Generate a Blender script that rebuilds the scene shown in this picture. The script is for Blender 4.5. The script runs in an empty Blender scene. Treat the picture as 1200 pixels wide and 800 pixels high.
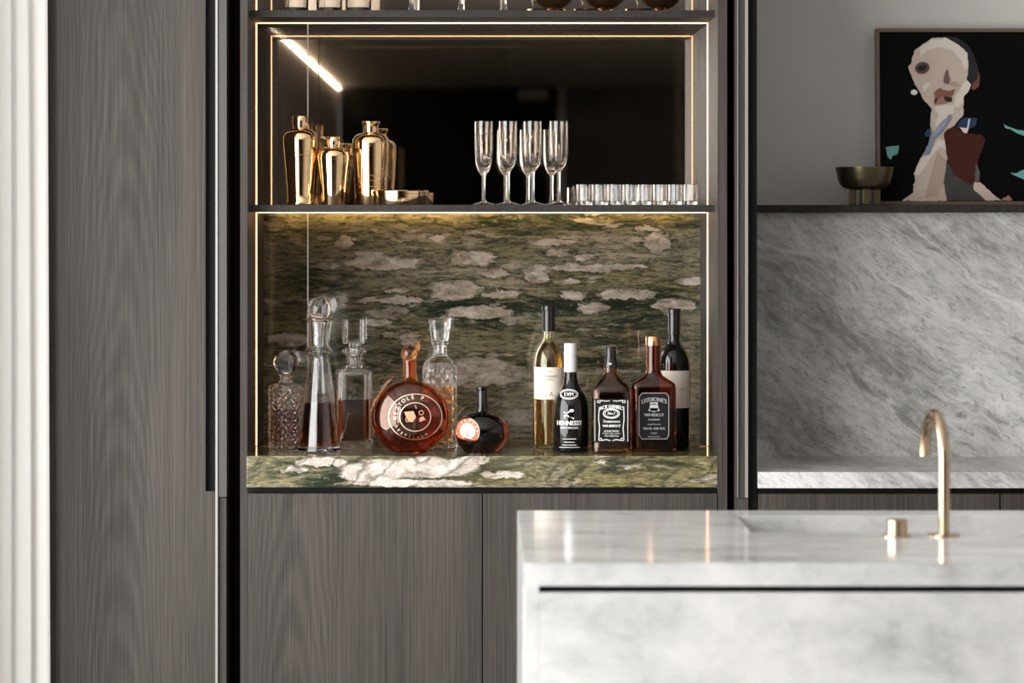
import bpy, bmesh, math, random
from mathutils import Vector, Matrix
random.seed(7)
PI = math.pi
C = bpy.context.scene.collection
scene = bpy.context.scene

# ------------------------------------------------------------------ camera
# eye point at the origin, 1.42 m up, looking along +Y with a shifted lens
EYE = 1.42
VX, VY = 563.0, 254.0                 # vanishing point in the 1200x800 frame
S = 1.83e-3 / 7.0                     # metres per pixel per metre of distance
cam_d = bpy.data.cameras.new('camera')
cam = bpy.data.objects.new('camera', cam_d)
C.objects.link(cam)
cam.location = (0, 0, EYE)
cam.rotation_euler = (PI / 2, 0, 0)
cam_d.sensor_width = 36.0
cam_d.lens = (1 / S) * 36.0 / 1200.0
cam_d.shift_x = (600 - VX) / 1200.0
cam_d.shift_y = -(400 - VY) / 1200.0
cam_d.clip_end = 100
cam_d.dof.use_dof = True
cam_d.dof.focus_distance = 7.15
cam_d.dof.aperture_fstop = 5.0
scene.camera = cam

# ------------------------------------------------------------------ world, daylight, exposure
w = bpy.data.worlds.new('world'); scene.world = w; w.use_nodes = True
w.node_tree.nodes['Background'].inputs[0].default_value = (0.80, 0.88, 1.0, 1)
w.node_tree.nodes['Background'].inputs[1].default_value = 0.6

def area(name, loc, rot, sx, sy, power, col):
    l = bpy.data.lights.new(name, 'AREA'); l.shape = 'RECTANGLE'
    l.size = sx; l.size_y = sy; l.energy = power; l.color = col
    o = bpy.data.objects.new(name, l); C.objects.link(o)
    o.location = loc; o.rotation_euler = rot
    return o
# daylight arriving through the long window in the left wall
area('window_left_offscreen', (-1.40, 4.5, 1.25), (0, -PI / 2, 0), 2.1, 4.35, 258, (1.0, 0.99, 0.97))

scene.view_settings.view_transform = 'Standard'
scene.view_settings.look = 'None'
scene.view_settings.gamma = 1.0
scene.view_settings.use_curve_mapping = False
scene.view_settings.exposure = 0.0
scene.cycles.max_bounces = 20
scene.cycles.transmission_bounces = 18
scene.cycles.glossy_bounces = 10
scene.cycles.transparent_max_bounces = 24
scene.cycles.sample_clamp_indirect = 6.0

# ------------------------------------------------------------------ pixel to place
def X(px, d): return (px - VX) * S * d
def Z(py, d): return EYE - (py - VY) * S * d

# ------------------------------------------------------------------ node helper
class NT:
    def __init__(self, name):
        self.m = bpy.data.materials.new(name); self.m.use_nodes = True
        self.t = self.m.node_tree
        self.b = self.t.nodes['Principled BSDF']
        self.out = self.t.nodes['Material Output']
    def n(self, typ, ins=None, **kw):
        nd = self.t.nodes.new(typ)
        for k, v in kw.items(): setattr(nd, k, v)
        if ins:
            for k, v in ins.items(): self.put(nd.inputs[k], v)
        return nd
    def put(self, sock, v):
        if isinstance(v, bpy.types.NodeSocket): self.t.links.new(v, sock)
        elif isinstance(v, bpy.types.Node): self.t.links.new(v.outputs[0], sock)
        else: sock.default_value = v
    def math(self, op, a, b=0.0, c=0.0, clamp=False):
        nd = self.n('ShaderNodeMath', {0: a, 1: b, 2: c}, operation=op); nd.use_clamp = clamp
        return nd.outputs[0]
    def vec(self, op, a, b):
        return self.n('ShaderNodeVectorMath', {0: a, 1: b}, operation=op)
    def pos(self):
        return self.n('ShaderNodeTexCoord').outputs['Object']
    def scale(self, v, sc, loc=(0, 0, 0), rot=(0, 0, 0)):
        return self.n('ShaderNodeMapping', {0: v, 1: loc, 2: rot, 3: sc}).outputs[0]
    def noise(self, v, sc, det=4, rough=0.55, dist=0.0, col=False):
        nd = self.n('ShaderNodeTexNoise', {'Vector': v, 'Scale': sc, 'Detail': det, 'Roughness': rough, 'Distortion': dist})
        return nd.outputs[1] if col else nd.outputs[0]
    def ramp(self, f, stops, interp='LINEAR'):
        nd = self.n('ShaderNodeValToRGB', {0: f}); r = nd.color_ramp; r.interpolation = interp
        while len(r.elements) < len(stops): r.elements.new(0.5)
        for e, (p, c) in zip(r.elements, stops):
            e.position = p; e.color = (c[0], c[1], c[2], 1) if hasattr(c, '__len__') else (c, c, c, 1)
        return nd.outputs[0]
    def mix(self, f, a, b, mode='MIX'):
        nd = self.n('ShaderNodeMix', None, data_type='RGBA', blend_type=mode)
        self.put(nd.inputs[0], f); self.put(nd.inputs[6], a if not isinstance(a, tuple) else (*a[:3], 1)); self.put(nd.inputs[7], b if not isinstance(b, tuple) else (*b[:3], 1))
        return nd.outputs[2]
    def maprange(self, v, a, b, c=0.0, d=1.0):
        return self.n('ShaderNodeMapRange', {0: v, 1: a, 2: b, 3: c, 4: d}).outputs[0]
    def bump(self, h, strength=0.2, dist=0.002):
        nd = self.n('ShaderNodeBump', {'Strength': strength, 'Distance': dist, 'Height': h})
        self.t.links.new(nd.outputs[0], self.b.inputs['Normal'])
    def set(self, **kw):
        for k, v in kw.items():
            s = self.b.inputs[k.replace('_', ' ')]
            self.put(s, (*v, 1) if isinstance(v, tuple) and len(v) == 3 else v)
        return self.m

def plain(name, col, rough=0.5, metal=0.0, **kw):
    return NT(name).set(Base_Color=col, Roughness=rough, Metallic=metal, **kw)
def glassy(name, col, ior=1.5, rough=0.0):
    return NT(name).set(Base_Color=col, Roughness=rough, IOR=ior, Transmission_Weight=1.0)
def emit(name, col, strength):
    return NT(name).set(Base_Color=(0.8, 0.7, 0.6), Emission_Color=col, Emission_Strength=strength)

# ------------------------------------------------------------------ materials
def oak(name, cx, tone=1.0):
    tone *= 0.58
    k = NT(name); p = k.pos()
    sx = k.n('ShaderNodeSeparateXYZ', {0: p})
    x, z = sx.outputs[0], sx.outputs[2]
    warp = k.noise(k.scale(p, (3.0, 1, 1.1)), 1.0, 3, 0.5)
    dx = k.math('SUBTRACT', x, cx)
    dx = k.math('ADD', dx, k.math('MULTIPLY', k.math('SUBTRACT', warp, 0.5), 0.10))
    par = k.math('MULTIPLY', k.math('MULTIPLY', dx, dx), 120.0)
    v = k.math('ADD', par, k.math('MULTIPLY', z, 1.25))
    v = k.math('ADD', v, k.math('MULTIPLY', k.noise(k.scale(p, (6, 1, 0.8)), 1.0, 3), 0.8))
    arcs = k.math('SINE', k.math('MULTIPLY', v, 34.0))
    arcs = k.math('MULTIPLY', k.math('ADD', arcs, 1.0), 0.5)
    fade = k.maprange(k.math('ABSOLUTE', dx), 0.06, 0.16, 1.0, 0.15)
    streak = k.noise(k.scale(p, (290, 1, 1.6)), 1.0, 4, 0.65)
    fine = k.noise(k.scale(p, (620, 1, 7)), 1.0, 3, 0.6)
    broad = k.noise(k.scale(p, (9, 1, 0.5)), 1.0, 2)
    val = k.math('ADD', k.math('MULTIPLY', streak, 0.62), k.math('MULTIPLY', fine, 0.38))
    val = k.math('ADD', val, k.math('MULTIPLY', k.math('MULTIPLY', k.math('SUBTRACT', arcs, 0.5), fade), -0.075))
    val = k.math('ADD', val, k.math('MULTIPLY', k.math('SUBTRACT', broad, 0.5), 0.25))
    t = tone
    col = k.ramp(val, [(0.35, (0.048*t, 0.040*t, 0.035*t)), (0.5, (0.104*t, 0.088*t, 0.078*t)), (0.64, (0.165*t, 0.142*t, 0.128*t))])
    k.bump(val, 0.12, 0.001)
    return k.set(Base_Color=col, Roughness=0.5, Specular_IOR_Level=0.25)

M = {}
M['oak_left'] = oak('smoked oak veneer', X(142, 7), 0.78)
M['oak_door'] = oak('smoked oak veneer, base doors', X(350, 7), 0.78)
M['oak_shelf'] = oak('smoked oak veneer, panels', 5.0, 0.78)
M['oak_dark'] = oak('darker toned oak', 5.0, 0.38)  # same oak grain in a darker tone, for bar shelves and ledge
M['black'] = plain('matt black lacquer', (0.004, 0.004, 0.004), 0.6, Specular_IOR_Level=0.2)
M['bronze_edge'] = plain('dark bronze edge trim', (0.34, 0.32, 0.30), 0.35, 0.4)
M['pull'] = plain('dark bronze pull profile', (0.075, 0.070, 0.067), 0.4, 0.6)
M['charcoal'] = plain('charcoal lacquer', (0.022, 0.022, 0.023), 0.45)
M['mirror'] = plain('bronze tinted mirror', (0.60, 0.54, 0.49), 0.0, 1.0)
M['led'] = emit('warm white light strip', (1.0, 0.58, 0.27), 3.6)
M['led_glow'] = emit('warm white wash strip', (1.0, 0.62, 0.22), 30.0)
M['cove'] = emit('cove light strip', (1.0, 0.82, 0.60), 34.0)
M['brass'] = plain('polished brass', (0.86, 0.60, 0.34), 0.06, 1.0)
M['tap_brass'] = plain('brushed champagne brass', (0.46, 0.345, 0.23), 0.17, 1.0)
M['bronze'] = plain('aged bronze', (0.13, 0.105, 0.06), 0.35, 0.9)
M['copper'] = plain('copper foil', (0.80, 0.42, 0.20), 0.2, 1.0)
M['glass'] = glassy('clear crystal', (1, 1, 1), 1.5)
M['glass_smoke'] = glassy('champagne tinted glass', (1.0, 0.955, 0.90), 1.5)
M['amber_glass'] = glassy('amber glass', (0.80, 0.34, 0.12), 1.5)
M['amber_liquor'] = glassy('amber liquor', (0.36, 0.09, 0.022), 1.36)
M['brown_glass'] = glassy('brown glass', (0.42, 0.12, 0.03), 1.5)
M['honey_glass'] = glassy('honey tinted glass', (0.60, 0.32, 0.14), 1.5)
M['dark_glass'] = glassy('near black brown glass', (0.022, 0.005, 0.003), 1.5)
M['black_glass'] = plain('black bottle glass', (0.005, 0.004, 0.004), 0.04)
M['white_wine_glass'] = glassy('pale olive glass', (0.93, 0.88, 0.62), 1.5)
M['whiskey'] = glassy('whiskey', (0.36, 0.10, 0.025), 1.36)
M['whiskey_dark'] = glassy('dark whiskey', (0.19, 0.042, 0.008), 1.36)
M['gold_spirit'] = glassy('pale gold spirit', (0.95, 0.70, 0.30), 1.36)
M['white_wine'] = glassy('white wine', (0.76, 0.46, 0.12), 1.34)
M['paper'] = plain('cream label paper', (0.80, 0.71, 0.61), 0.7)
M['label_black'] = plain('black label', (0.004, 0.004, 0.005), 0.5, Specular_IOR_Level=0.25)
M['print_white'] = plain('white print', (0.78, 0.76, 0.73), 0.6)
M['print_grey'] = plain('silver grey print', (0.42, 0.41, 0.40), 0.5)
M['print_gold'] = plain('pale gold print', (0.85, 0.60, 0.42), 0.35, 0.5)
M['print_copper'] = plain('copper print', (0.60, 0.34, 0.20), 0.4, 0.3)
M['print_brown'] = plain('brown ink', (0.20, 0.15, 0.11), 0.6)
M['foil_black'] = plain('black capsule foil', (0.012, 0.010, 0.010), 0.16, 0.0)
M['foil_white'] = plain('silver white capsule', (0.70, 0.70, 0.71), 0.35, 0.25)
M['label_orange'] = plain('orange red print', (0.55, 0.13, 0.05), 0.55)
M['label_white'] = plain('white label', (0.75, 0.71, 0.64), 0.6)
M['frame_wood'] = plain('walnut picture frame', (0.13, 0.085, 0.058), 0.45)
M['canvas'] = plain('black painted canvas', (0.003, 0.003, 0.003), 0.6, Specular_IOR_Level=0.05)

def plaster(name, c, amt=0.08):
    k = NT(name); n1 = k.noise(k.pos(), 2.2, 5, 0.6)
    col = k.ramp(n1, [(0.3, tuple(v * (1 - amt) for v in c)), (0.7, tuple(v * (1 + amt) for v in c))])
    return k.set(Base_Color=col, Roughness=0.75)
M['plaster'] = plaster('warm grey plaster', (0.60, 0.58, 0.56), 0.05)
M['ceiling'] = plaster('white ceiling paint', (0.66, 0.64, 0.62), 0.02)
M['wall_paint'] = plaster('pale grey wall paint', (0.50, 0.48, 0.46), 0.03)
M['wall_grey'] = plaster('grey wall paint', (0.22, 0.21, 0.20), 0.05)
M['concrete'] = plaster('dark grey stucco', (0.115, 0.115, 0.11), 0.35)
M['floor'] = plaster('stone floor', (0.20, 0.185, 0.17), 0.1)

def curtain_mat():
    k = NT('sheer white curtain'); p = k.pos()
    wv = k.noise(k.scale(p, (300, 300, 300)), 1.0, 2)
    nt = k.t
    d = k.n('ShaderNodeBsdfDiffuse', {0: (0.90, 0.88, 0.865, 1)})
    tr = k.n('ShaderNodeBsdfTranslucent', {0: (0.84, 0.82, 0.80, 1)})
    f = k.maprange(wv, 0.3, 0.7, 0.10, 0.16)
    mx = k.n('ShaderNodeMixShader', {0: f, 1: d, 2: tr})
    nt.links.new(mx.outputs[0], k.out.inputs[0])
    return k.m
M['curtain'] = curtain_mat()

def pane_mat():
    k = NT('sliding door glass')
    fr = k.n('ShaderNodeFresnel', {0: 1.5})
    tr = k.n('ShaderNodeBsdfTransparent', {0: (0.985, 0.98, 0.97, 1)})
    gl = k.n('ShaderNodeBsdfGlossy', {0: (1, 1, 1, 1), 1: 0.0})
    mx = k.n('ShaderNodeMixShader', {0: k.math('MULTIPLY', fr, 0.42), 1: tr, 2: gl})
    k.t.links.new(mx.outputs[0], k.out.inputs[0])
    return k.m
M['pane'] = pane_mat()
M['pane_edge'] = plain('polished glass edge', (0.80, 0.76, 0.70), 0.3)

# green stone, slabs with pale pebbles lying in streaky green bands
def green_stone(name, pebbles, d, tone=1.0, bright=1.0, crevice=0.0, rough=0.1, lumps=0.8):
    k = NT(name); p = k.pos(); b = bright; t = tone
    warp = k.noise(k.scale(p, (4, 4, 9)), 1.0, 5, 0.6, col=True)
    wv = k.vec('SUBTRACT', warp, (0.5, 0.5, 0.5)).outputs[0]
    wp = k.vec('ADD', p, k.vec('MULTIPLY', wv, (0.16, 0.0, 0.055)).outputs[0]).outputs[0]
    band = k.noise(k.scale(wp, (2.2, 1, 17)), 1.0, 8, 0.66)
    band2 = k.noise(k.scale(wp, (8, 1, 70), (3, 0, 7)), 1.0, 6, 0.7)
    f = k.math('ADD', k.math('MULTIPLY', band, 0.62), k.math('MULTIPLY', band2, 0.38))
    # warm and grey beds
    grey = k.maprange(k.noise(k.scale(wp, (1.1, 1, 5), (4, 0, 2)), 1.0, 3, 0.5), 0.40, 0.60, 0.0, 0.75)
    warm = k.ramp(f, [(0.40, (0.012*b, 0.020*b, 0.011*b)), (0.455, (0.055*b, 0.048*b, 0.022*b)), (0.50, (0.165*b, 0.138*b, 0.058*b)),
                      (0.54, (0.092*b, 0.080*b, 0.042*b)), (0.60, (0.26*b, 0.218*b, 0.15*b)), (0.68, (0.13*b, 0.108*b, 0.06*b))])
    cool = k.ramp(f, [(0.40, (0.024*b, 0.036*b, 0.028*b)), (0.455, (0.10*b, 0.106*b, 0.076*b)), (0.50, (0.23*b, 0.215*b, 0.155*b)),
                      (0.55, (0.145*b, 0.142*b, 0.108*b)), (0.61, (0.34*b, 0.31*b, 0.25*b)), (0.68, (0.19*b, 0.182*b, 0.13*b))])
    base = k.mix(grey, warm, cool)
    sp = k.noise(k.scale(wp, (45, 1, 210), (9, 0, 3)), 1.0, 6, 0.75)
    base = k.mix(k.maprange(sp, 0.50, 0.60, 0.0, 0.85), base, (0.018*b, 0.020*b, 0.010*b))
    base = k.mix(k.maprange(sp, 0.44, 0.36, 0.0, 0.55), base, (0.33*b, 0.28*b, 0.19*b))
    # pale lumps that break out of the bands
    e1 = k.noise(k.scale(p, (34, 1, 60)), 1.0, 6, 0.68, col=True)
    ev = k.vec('SUBTRACT', e1, (0.5, 0.5, 0.5)).outputs[0]
    pw = k.vec('ADD', p, k.vec('MULTIPLY', ev, (0.095, 0.0, 0.030)).outputs[0]).outputs[0]
    cur = None
    for (cx, cy, hw, hh) in pebbles:
        c = (X(cx, d), 0.0, Z(cy, d)); h = (hw * 1.05 * S * d, 1e4, hh * 0.92 * S * d)
        dv = k.vec('DIVIDE', k.vec('SUBTRACT', pw, c).outputs[0], h).outputs[0]
        ln = k.n('ShaderNodeVectorMath', {0: dv}, operation='LENGTH').outputs['Value']
        cur = ln if cur is None else k.math('MINIMUM', cur, ln)
    lump = k.noise(k.scale(wp, (9, 1, 40), (2, 0, 5)), 1.0, 5, 0.6)
    em = k.maprange(cur, 0.80, 0.98, 1.0, 0.0)
    mask = k.math('MAXIMUM', em, k.maprange(lump, 0.585, 0.625, 0.0, lumps))
    rim = k.math('MULTIPLY', k.maprange(cur, 1.0, 1.06, 0.0, 1.0), k.maprange(cur, 1.08, 1.45, 1.0, 0.0))
    base = k.mix(k.math('MULTIPLY', rim, 0.55), base, (0.018*b, 0.020*b, 0.011*b))
    pn = k.noise(k.scale(pw, (30, 1, 55)), 1.0, 8, 0.74)
    pc = k.ramp(pn, [(0.36, (0.12*t, 0.10*t, 0.075*t)), (0.45, (0.31*t, 0.265*t, 0.225*t)), (0.54, (0.44*t, 0.39*t, 0.345*t)), (0.64, (0.62*t, 0.57*t, 0.52*t))])
    col = k.mix(mask, base, pc)
    if crevice:
        cn = k.noise(k.scale(k.scale(wp, (1, 1, 1), (0, 0, 0), (0, 0.5, 0)), (5, 1, 13), (7, 0, 1)), 1.0, 2, 0.5)
        cl = k.math('ABSOLUTE', k.math('SUBTRACT', cn, 0.5))
        col = k.mix(k.maprange(cl, 0.004, 0.030, crevice, 0.0), col, (0.022, 0.026, 0.016))
    return k.set(Base_Color=col, Roughness=rough)
peb = [(450,308,46,9),(383,312,20,5),(553,303,26,11),(534,340,29,13),(405,284,15,8),(432,298,16,4),(583,321,13,6),(630,321,17,12),
       (655,297,16,6),(683,302,11,5),(772,284,14,13),(650,284,34,4),(690,314,50,5),(671,346,15,7),(694,361,17,7),(790,358,28,10),
       (735,345,38,8),(560,366,42,9),(462,352,40,5),(560,437,58,19),(442,378,20,5),(470,393,22,6),(482,401,12,4),(352,418,26,8),
       (758,268,14,4),(375,280,9,4),(467,282,6,4),(515,280,8,4),(338,398,24,9),(665,330,16,4),(590,345,20,6),(735,312,22,3),(465,340,10,4),(820,330,30,5)]
M['green_back'] = green_stone('green pebble stone, polished', peb, 7.56, tone=1.2, bright=1.3, lumps=0.6)
peb2 = [(378,541,34,6),(440,552,48,16),(505,548,55,14),(345,550,14,5),(480,566,80,4),(548,540,22,6),(590,556,26,6),(702,541,10,2.5)]
M['green_top'] = green_stone('green pebble stone, worktop', peb2, 7.0, tone=1.2, bright=1.3, crevice=0.6, lumps=0.45)

def grey_marble(name):
    k = NT(name); p = k.pos()
    r = k.scale(p, (1, 1, 1), (0, 0, 0), (0, -0.60, 0))
    warp = k.noise(k.scale(r, (3, 3, 5)), 1.0, 5, 0.6, col=True)
    wp = k.vec('ADD', r, k.vec('MULTIPLY', k.vec('SUBTRACT', warp, (0.5, 0.5, 0.5)).outputs[0], (0.16, 0, 0.10)).outputs[0]).outputs[0]
    cloud = k.noise(k.scale(wp, (1.6, 1, 7.0)), 1.0, 7, 0.62)
    grain = k.noise(k.scale(wp, (22, 1, 75)), 1.0, 8, 0.78)
    f = k.math('ADD', k.math('MULTIPLY', cloud, 0.5), k.math('MULTIPLY', grain, 0.5))
    col = k.ramp(f, [(0.36, (0.20, 0.197, 0.188)), (0.45, (0.37, 0.366, 0.355)), (0.53, (0.57, 0.567, 0.558)), (0.64, (0.74, 0.736, 0.727))])
    sp = k.noise(k.scale(wp, (40, 1, 120), (4, 0, 2)), 1.0, 8, 0.8)
    col = k.mix(k.maprange(sp, 0.53, 0.64, 0.0, 0.7), col, (0.17, 0.167, 0.158))
    zone = k.noise(k.scale(wp, (1.2, 1, 2.6), (3, 0, 6)), 1.0, 3, 0.5)
    col = k.mix(k.maprange(zone, 0.42, 0.60, 0.0, 1.0), k.mix(1.0, col, (0.86, 0.857, 0.85), 'MULTIPLY'), col)
    fl = k.noise(k.scale(wp, (5, 1, 17), (1, 0, 8)), 1.0, 5, 0.6)
    col = k.mix(k.maprange(fl, 0.64, 0.68, 0.0, 0.55), col, (0.16, 0.155, 0.145))
    v1 = k.noise(k.scale(wp, (0.9, 1, 4.0), (5, 0, 1)), 1.0, 3, 0.5)
    ln = k.math('ABSOLUTE', k.math('SUBTRACT', v1, 0.5))
    col = k.mix(k.maprange(ln, 0.0, 0.012, 0.5, 0.0), col, (0.74, 0.73, 0.71))
    return k.set(Base_Color=col, Roughness=0.28)
M['grey_marble'] = grey_marble('grey veined marble')

def white_marble(name):
    k = NT(name); p = k.pos()
    warp = k.noise(k.scale(p, (2.5, 2.5, 2.5)), 1.0, 4, 0.6, col=True)
    wp = k.vec('ADD', p, k.vec('MULTIPLY', k.vec('SUBTRACT', warp, (0.5, 0.5, 0.5)).outputs[0], (0.2, 0.2, 0.2)).outputs[0]).outputs[0]
    c1 = k.noise(k.scale(wp, (4.6, 8.0, 7.0)), 1.0, 7, 0.66)
    c2 = k.noise(k.scale(wp, (14, 30, 18)), 1.0, 5, 0.65)
    f = k.math('ADD', k.math('MULTIPLY', c1, 0.7), k.math('MULTIPLY', c2, 0.3))
    col = k.ramp(f, [(0.36, (0.38, 0.38, 0.378)), (0.47, (0.53, 0.529, 0.525)), (0.58, (0.635, 0.632, 0.625))])
    return k.set(Base_Color=col, Roughness=0.10)
M['white_marble'] = white_marble('white marble, softly clouded grey')

# ------------------------------------------------------------------ object helpers
def link(name, me, mat, parent=None, loc=(0, 0, 0)):
    o = bpy.data.objects.new(name, me); C.objects.link(o)
    if mat is not None: me.materials.append(mat)
    o.location = loc
    if parent is not None: o.parent = parent
    return o
def tag(o, label, cat, group=None):
    o['label'] = label; o['category'] = cat
    if group: o['group'] = group
    return o
def thing(name, label, cat, loc=(0, 0, 0), group=None, rotz=0.0):
    o = bpy.data.objects.new(name, None); C.objects.link(o)
    o.location = loc; o.rotation_euler = (0, 0, rotz); o.empty_display_size = 0.05
    return tag(o, label, cat, group)
def struct(o):
    o['kind'] = 'structure'; return o
def mesh_bm(bm, smooth=False):
    me = bpy.data.meshes.new('m'); bm.to_mesh(me); bm.free()
    if smooth:
        for p in me.polygons: p.use_smooth = True
    return me
def box_me(x0, x1, y0, y1, z0, z1, bevel=0.0, seg=2):
    bm = bmesh.new()
    v = [bm.verts.new((x, y, z)) for x in (x0, x1) for y in (y0, y1) for z in (z0, z1)]
    for f in ((0,1,3,2),(4,6,7,5),(0,4,5,1),(2,3,7,6),(0,2,6,4),(1,5,7,3)):
        bm.faces.new([v[i] for i in f])
    bmesh.ops.recalc_face_normals(bm, faces=bm.faces)
    if bevel > 0:
        bmesh.ops.bevel(bm, geom=list(bm.edges), offset=bevel, segments=seg, profile=0.5, affect='EDGES')
    return mesh_bm(bm)
def box(name, x0, x1, y0, y1, z0, z1, mat, parent=None, bevel=0.0):
    return link(name, box_me(x0, x1, y0, y1, z0, z1, bevel), mat, parent)
def prism(name, poly, y0, y1, mat, parent=None):
    """polygon in X,Z extruded from y0 to y1"""
    bm = bmesh.new()
    a = [bm.verts.new((x, y0, z)) for x, z in poly]; b = [bm.verts.new((x, y1, z)) for x, z in poly]
    bm.faces.new(a); bm.faces.new(b[::-1]); n = len(poly)
    for i in range(n): bm.faces.new((a[i], b[i], b[(i+1) % n], a[(i+1) % n]))
    bmesh.ops.recalc_face_normals(bm, faces=bm.faces)
    return link(name, mesh_bm(bm), mat, parent)

def loft_me(rings, seg=48, mod=None, smooth=True, sharp=None):
    """rings: (half width, half depth, z, exponent[, x offset]); a ring of width 0 is a point"""
    bm = bmesh.new(); rows = []
    for ri, r in enumerate(rings):
        hw, hd, z, n = r[:4]; ox = r[4] if len(r) > 4 else 0.0
        if hw <= 1e-7: rows.append([bm.verts.new((ox, 0, z))]); continue
        row = []
        for i in range(seg):
            t = 2 * PI * i / seg + PI / seg
            c, s_ = math.cos(t), math.sin(t)
            rr = (abs(c / hw) ** n + abs(s_ / hd) ** n) ** (-1.0 / n)
            if mod: rr *= mod(t, z, ri)
            row.append(bm.verts.new((ox + rr * c, rr * s_, z)))
        rows.append(row)
    for a, b in zip(rows, rows[1:]):
        if len(a) == 1 and len(b) == 1: continue
        for i in range(seg):
            j = (i + 1) % seg
            if len(a) == 1: bm.faces.new((a[0], b[j], b[i]))
            elif len(b) == 1: bm.faces.new((a[i], a[j], b[0]))
            else: bm.faces.new((a[i], a[j], b[j], b[i]))
    bmesh.ops.recalc_face_normals(bm, faces=bm.faces)
    me = mesh_bm(bm, smooth)
    if smooth and sharp:
        me.set_sharp_from_angle(angle=math.radians(sharp))
    return me
def loft(name, rings, mat, parent=None, seg=48, mod=None, smooth=True, sharp=35, loc=(0, 0, 0)):
    return link(name, loft_me(rings, seg, mod, smooth, sharp), mat, parent, loc)

def px_rings(prof, base, d, n=2.0, ratio=1.0):
    """traced profile (half width px, y px) to rings in metres above the base line"""
    u = S * d
    out = []
    for q in prof:
        nn = q[2] if len(q) > 2 else n
        rt = q[3] if len(q) > 3 else ratio
        out.append((q[0] * u, q[0] * u * rt, (base - q[1]) * u, nn))
    return out
def shell(outer, wall, base_t, inner_top=None):
    """thick-walled vessel: outside from the bottom up, rim, inside down again"""
    rings = [(0, 0, outer[0][2], 2)] + list(outer)
    zb = outer[0][2] + base_t
    inner = []
    for r in outer[::-1]:
        if r[2] <= zb + 1e-5: break
        inner.append((max(r[0] - wall, 0.0012), max(r[1] - wall, 0.0012), r[2] if inner else r[2] - 0.0004, r[3]))
    # outside width at the height of the inner floor
    def at(z):
        for a, b in zip(outer, outer[1:]):
            if a[2] <= z <= b[2] and b[2] > a[2]:
                t = (z - a[2]) / (b[2] - a[2])
                return (a[0] + (b[0]-a[0])*t - wall, a[1] + (b[1]-a[1])*t - wall, z, a[3])
        return inner[-1]
    q = at(zb + 0.002); inner.append((q[0], q[1], zb + 0.002, q[3])); inner.append((q[0]*0.93, q[1]*0.93, zb, q[3])); inner.append((0, 0, zb, 2))
    return rings + inner
def fill(outer, wall, z0, z1):
    """body of liquid that sits just inside the wall of a shell"""
    w_ = wall + 0.0004
    def at(z):
        for a, b in zip(outer, outer[1:]):
            if a[2] <= z <= b[2] and b[2] > a[2]:
                t = (z - a[2]) / (b[2] - a[2])
                return (max(a[0] + (b[0]-a[0])*t - w_, 0.001), max(a[1] + (b[1]-a[1])*t - w_, 0.001), z, a[3])
        e = outer[-1]; return (e[0]-w_, e[1]-w_, z, e[3])
    zs = sorted([z0, z0 + 0.0015] + [r[2] for r in outer if z0 + 0.002 < r[2] < z1 - 0.001] + [z1])
    body = [at(z) for z in zs]
    f = body[0]; body[0] = (f[0]*0.93, f[1]*0.93, f[2], f[3])
    return [(0, 0, z0, 2)] + body + [(0, 0, z1, 2)]

def tube_me(pts, r, seg=16, caps=True):
    bm = bmesh.new(); rows = []
    up = Vector((1, 0, 0))
    for i, p in enumerate(pts):
        p = Vector(p)
        t = (Vector(pts[min(i+1, len(pts)-1)]) - Vector(pts[max(i-1, 0)])).normalized()
        a = up - t * up.dot(t)
        if a.length < 1e-4: a = Vector((0, 1, 0)) - t * t.y
        a.normalize(); b = t.cross(a)
        rr = r[i] if hasattr(r, '__len__') else r
        rows.append([bm.verts.new(p + a * (rr * math.cos(2*PI*k/seg)) + b * (rr * math.sin(2*PI*k/seg))) for k in range(seg)])
    for a, b in zip(rows, rows[1:]):
        for k in range(seg): bm.faces.new((a[k], a[(k+1) % seg], b[(k+1) % seg], b[k]))
    if caps: bm.faces.new(rows[0][::-1]); bm.faces.new(rows[-1])
    bmesh.ops.recalc_face_normals(bm, faces=bm.faces)
    me = mesh_bm(bm, True); me.set_sharp_from_angle(angle=math.radians(40)); return me

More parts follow.
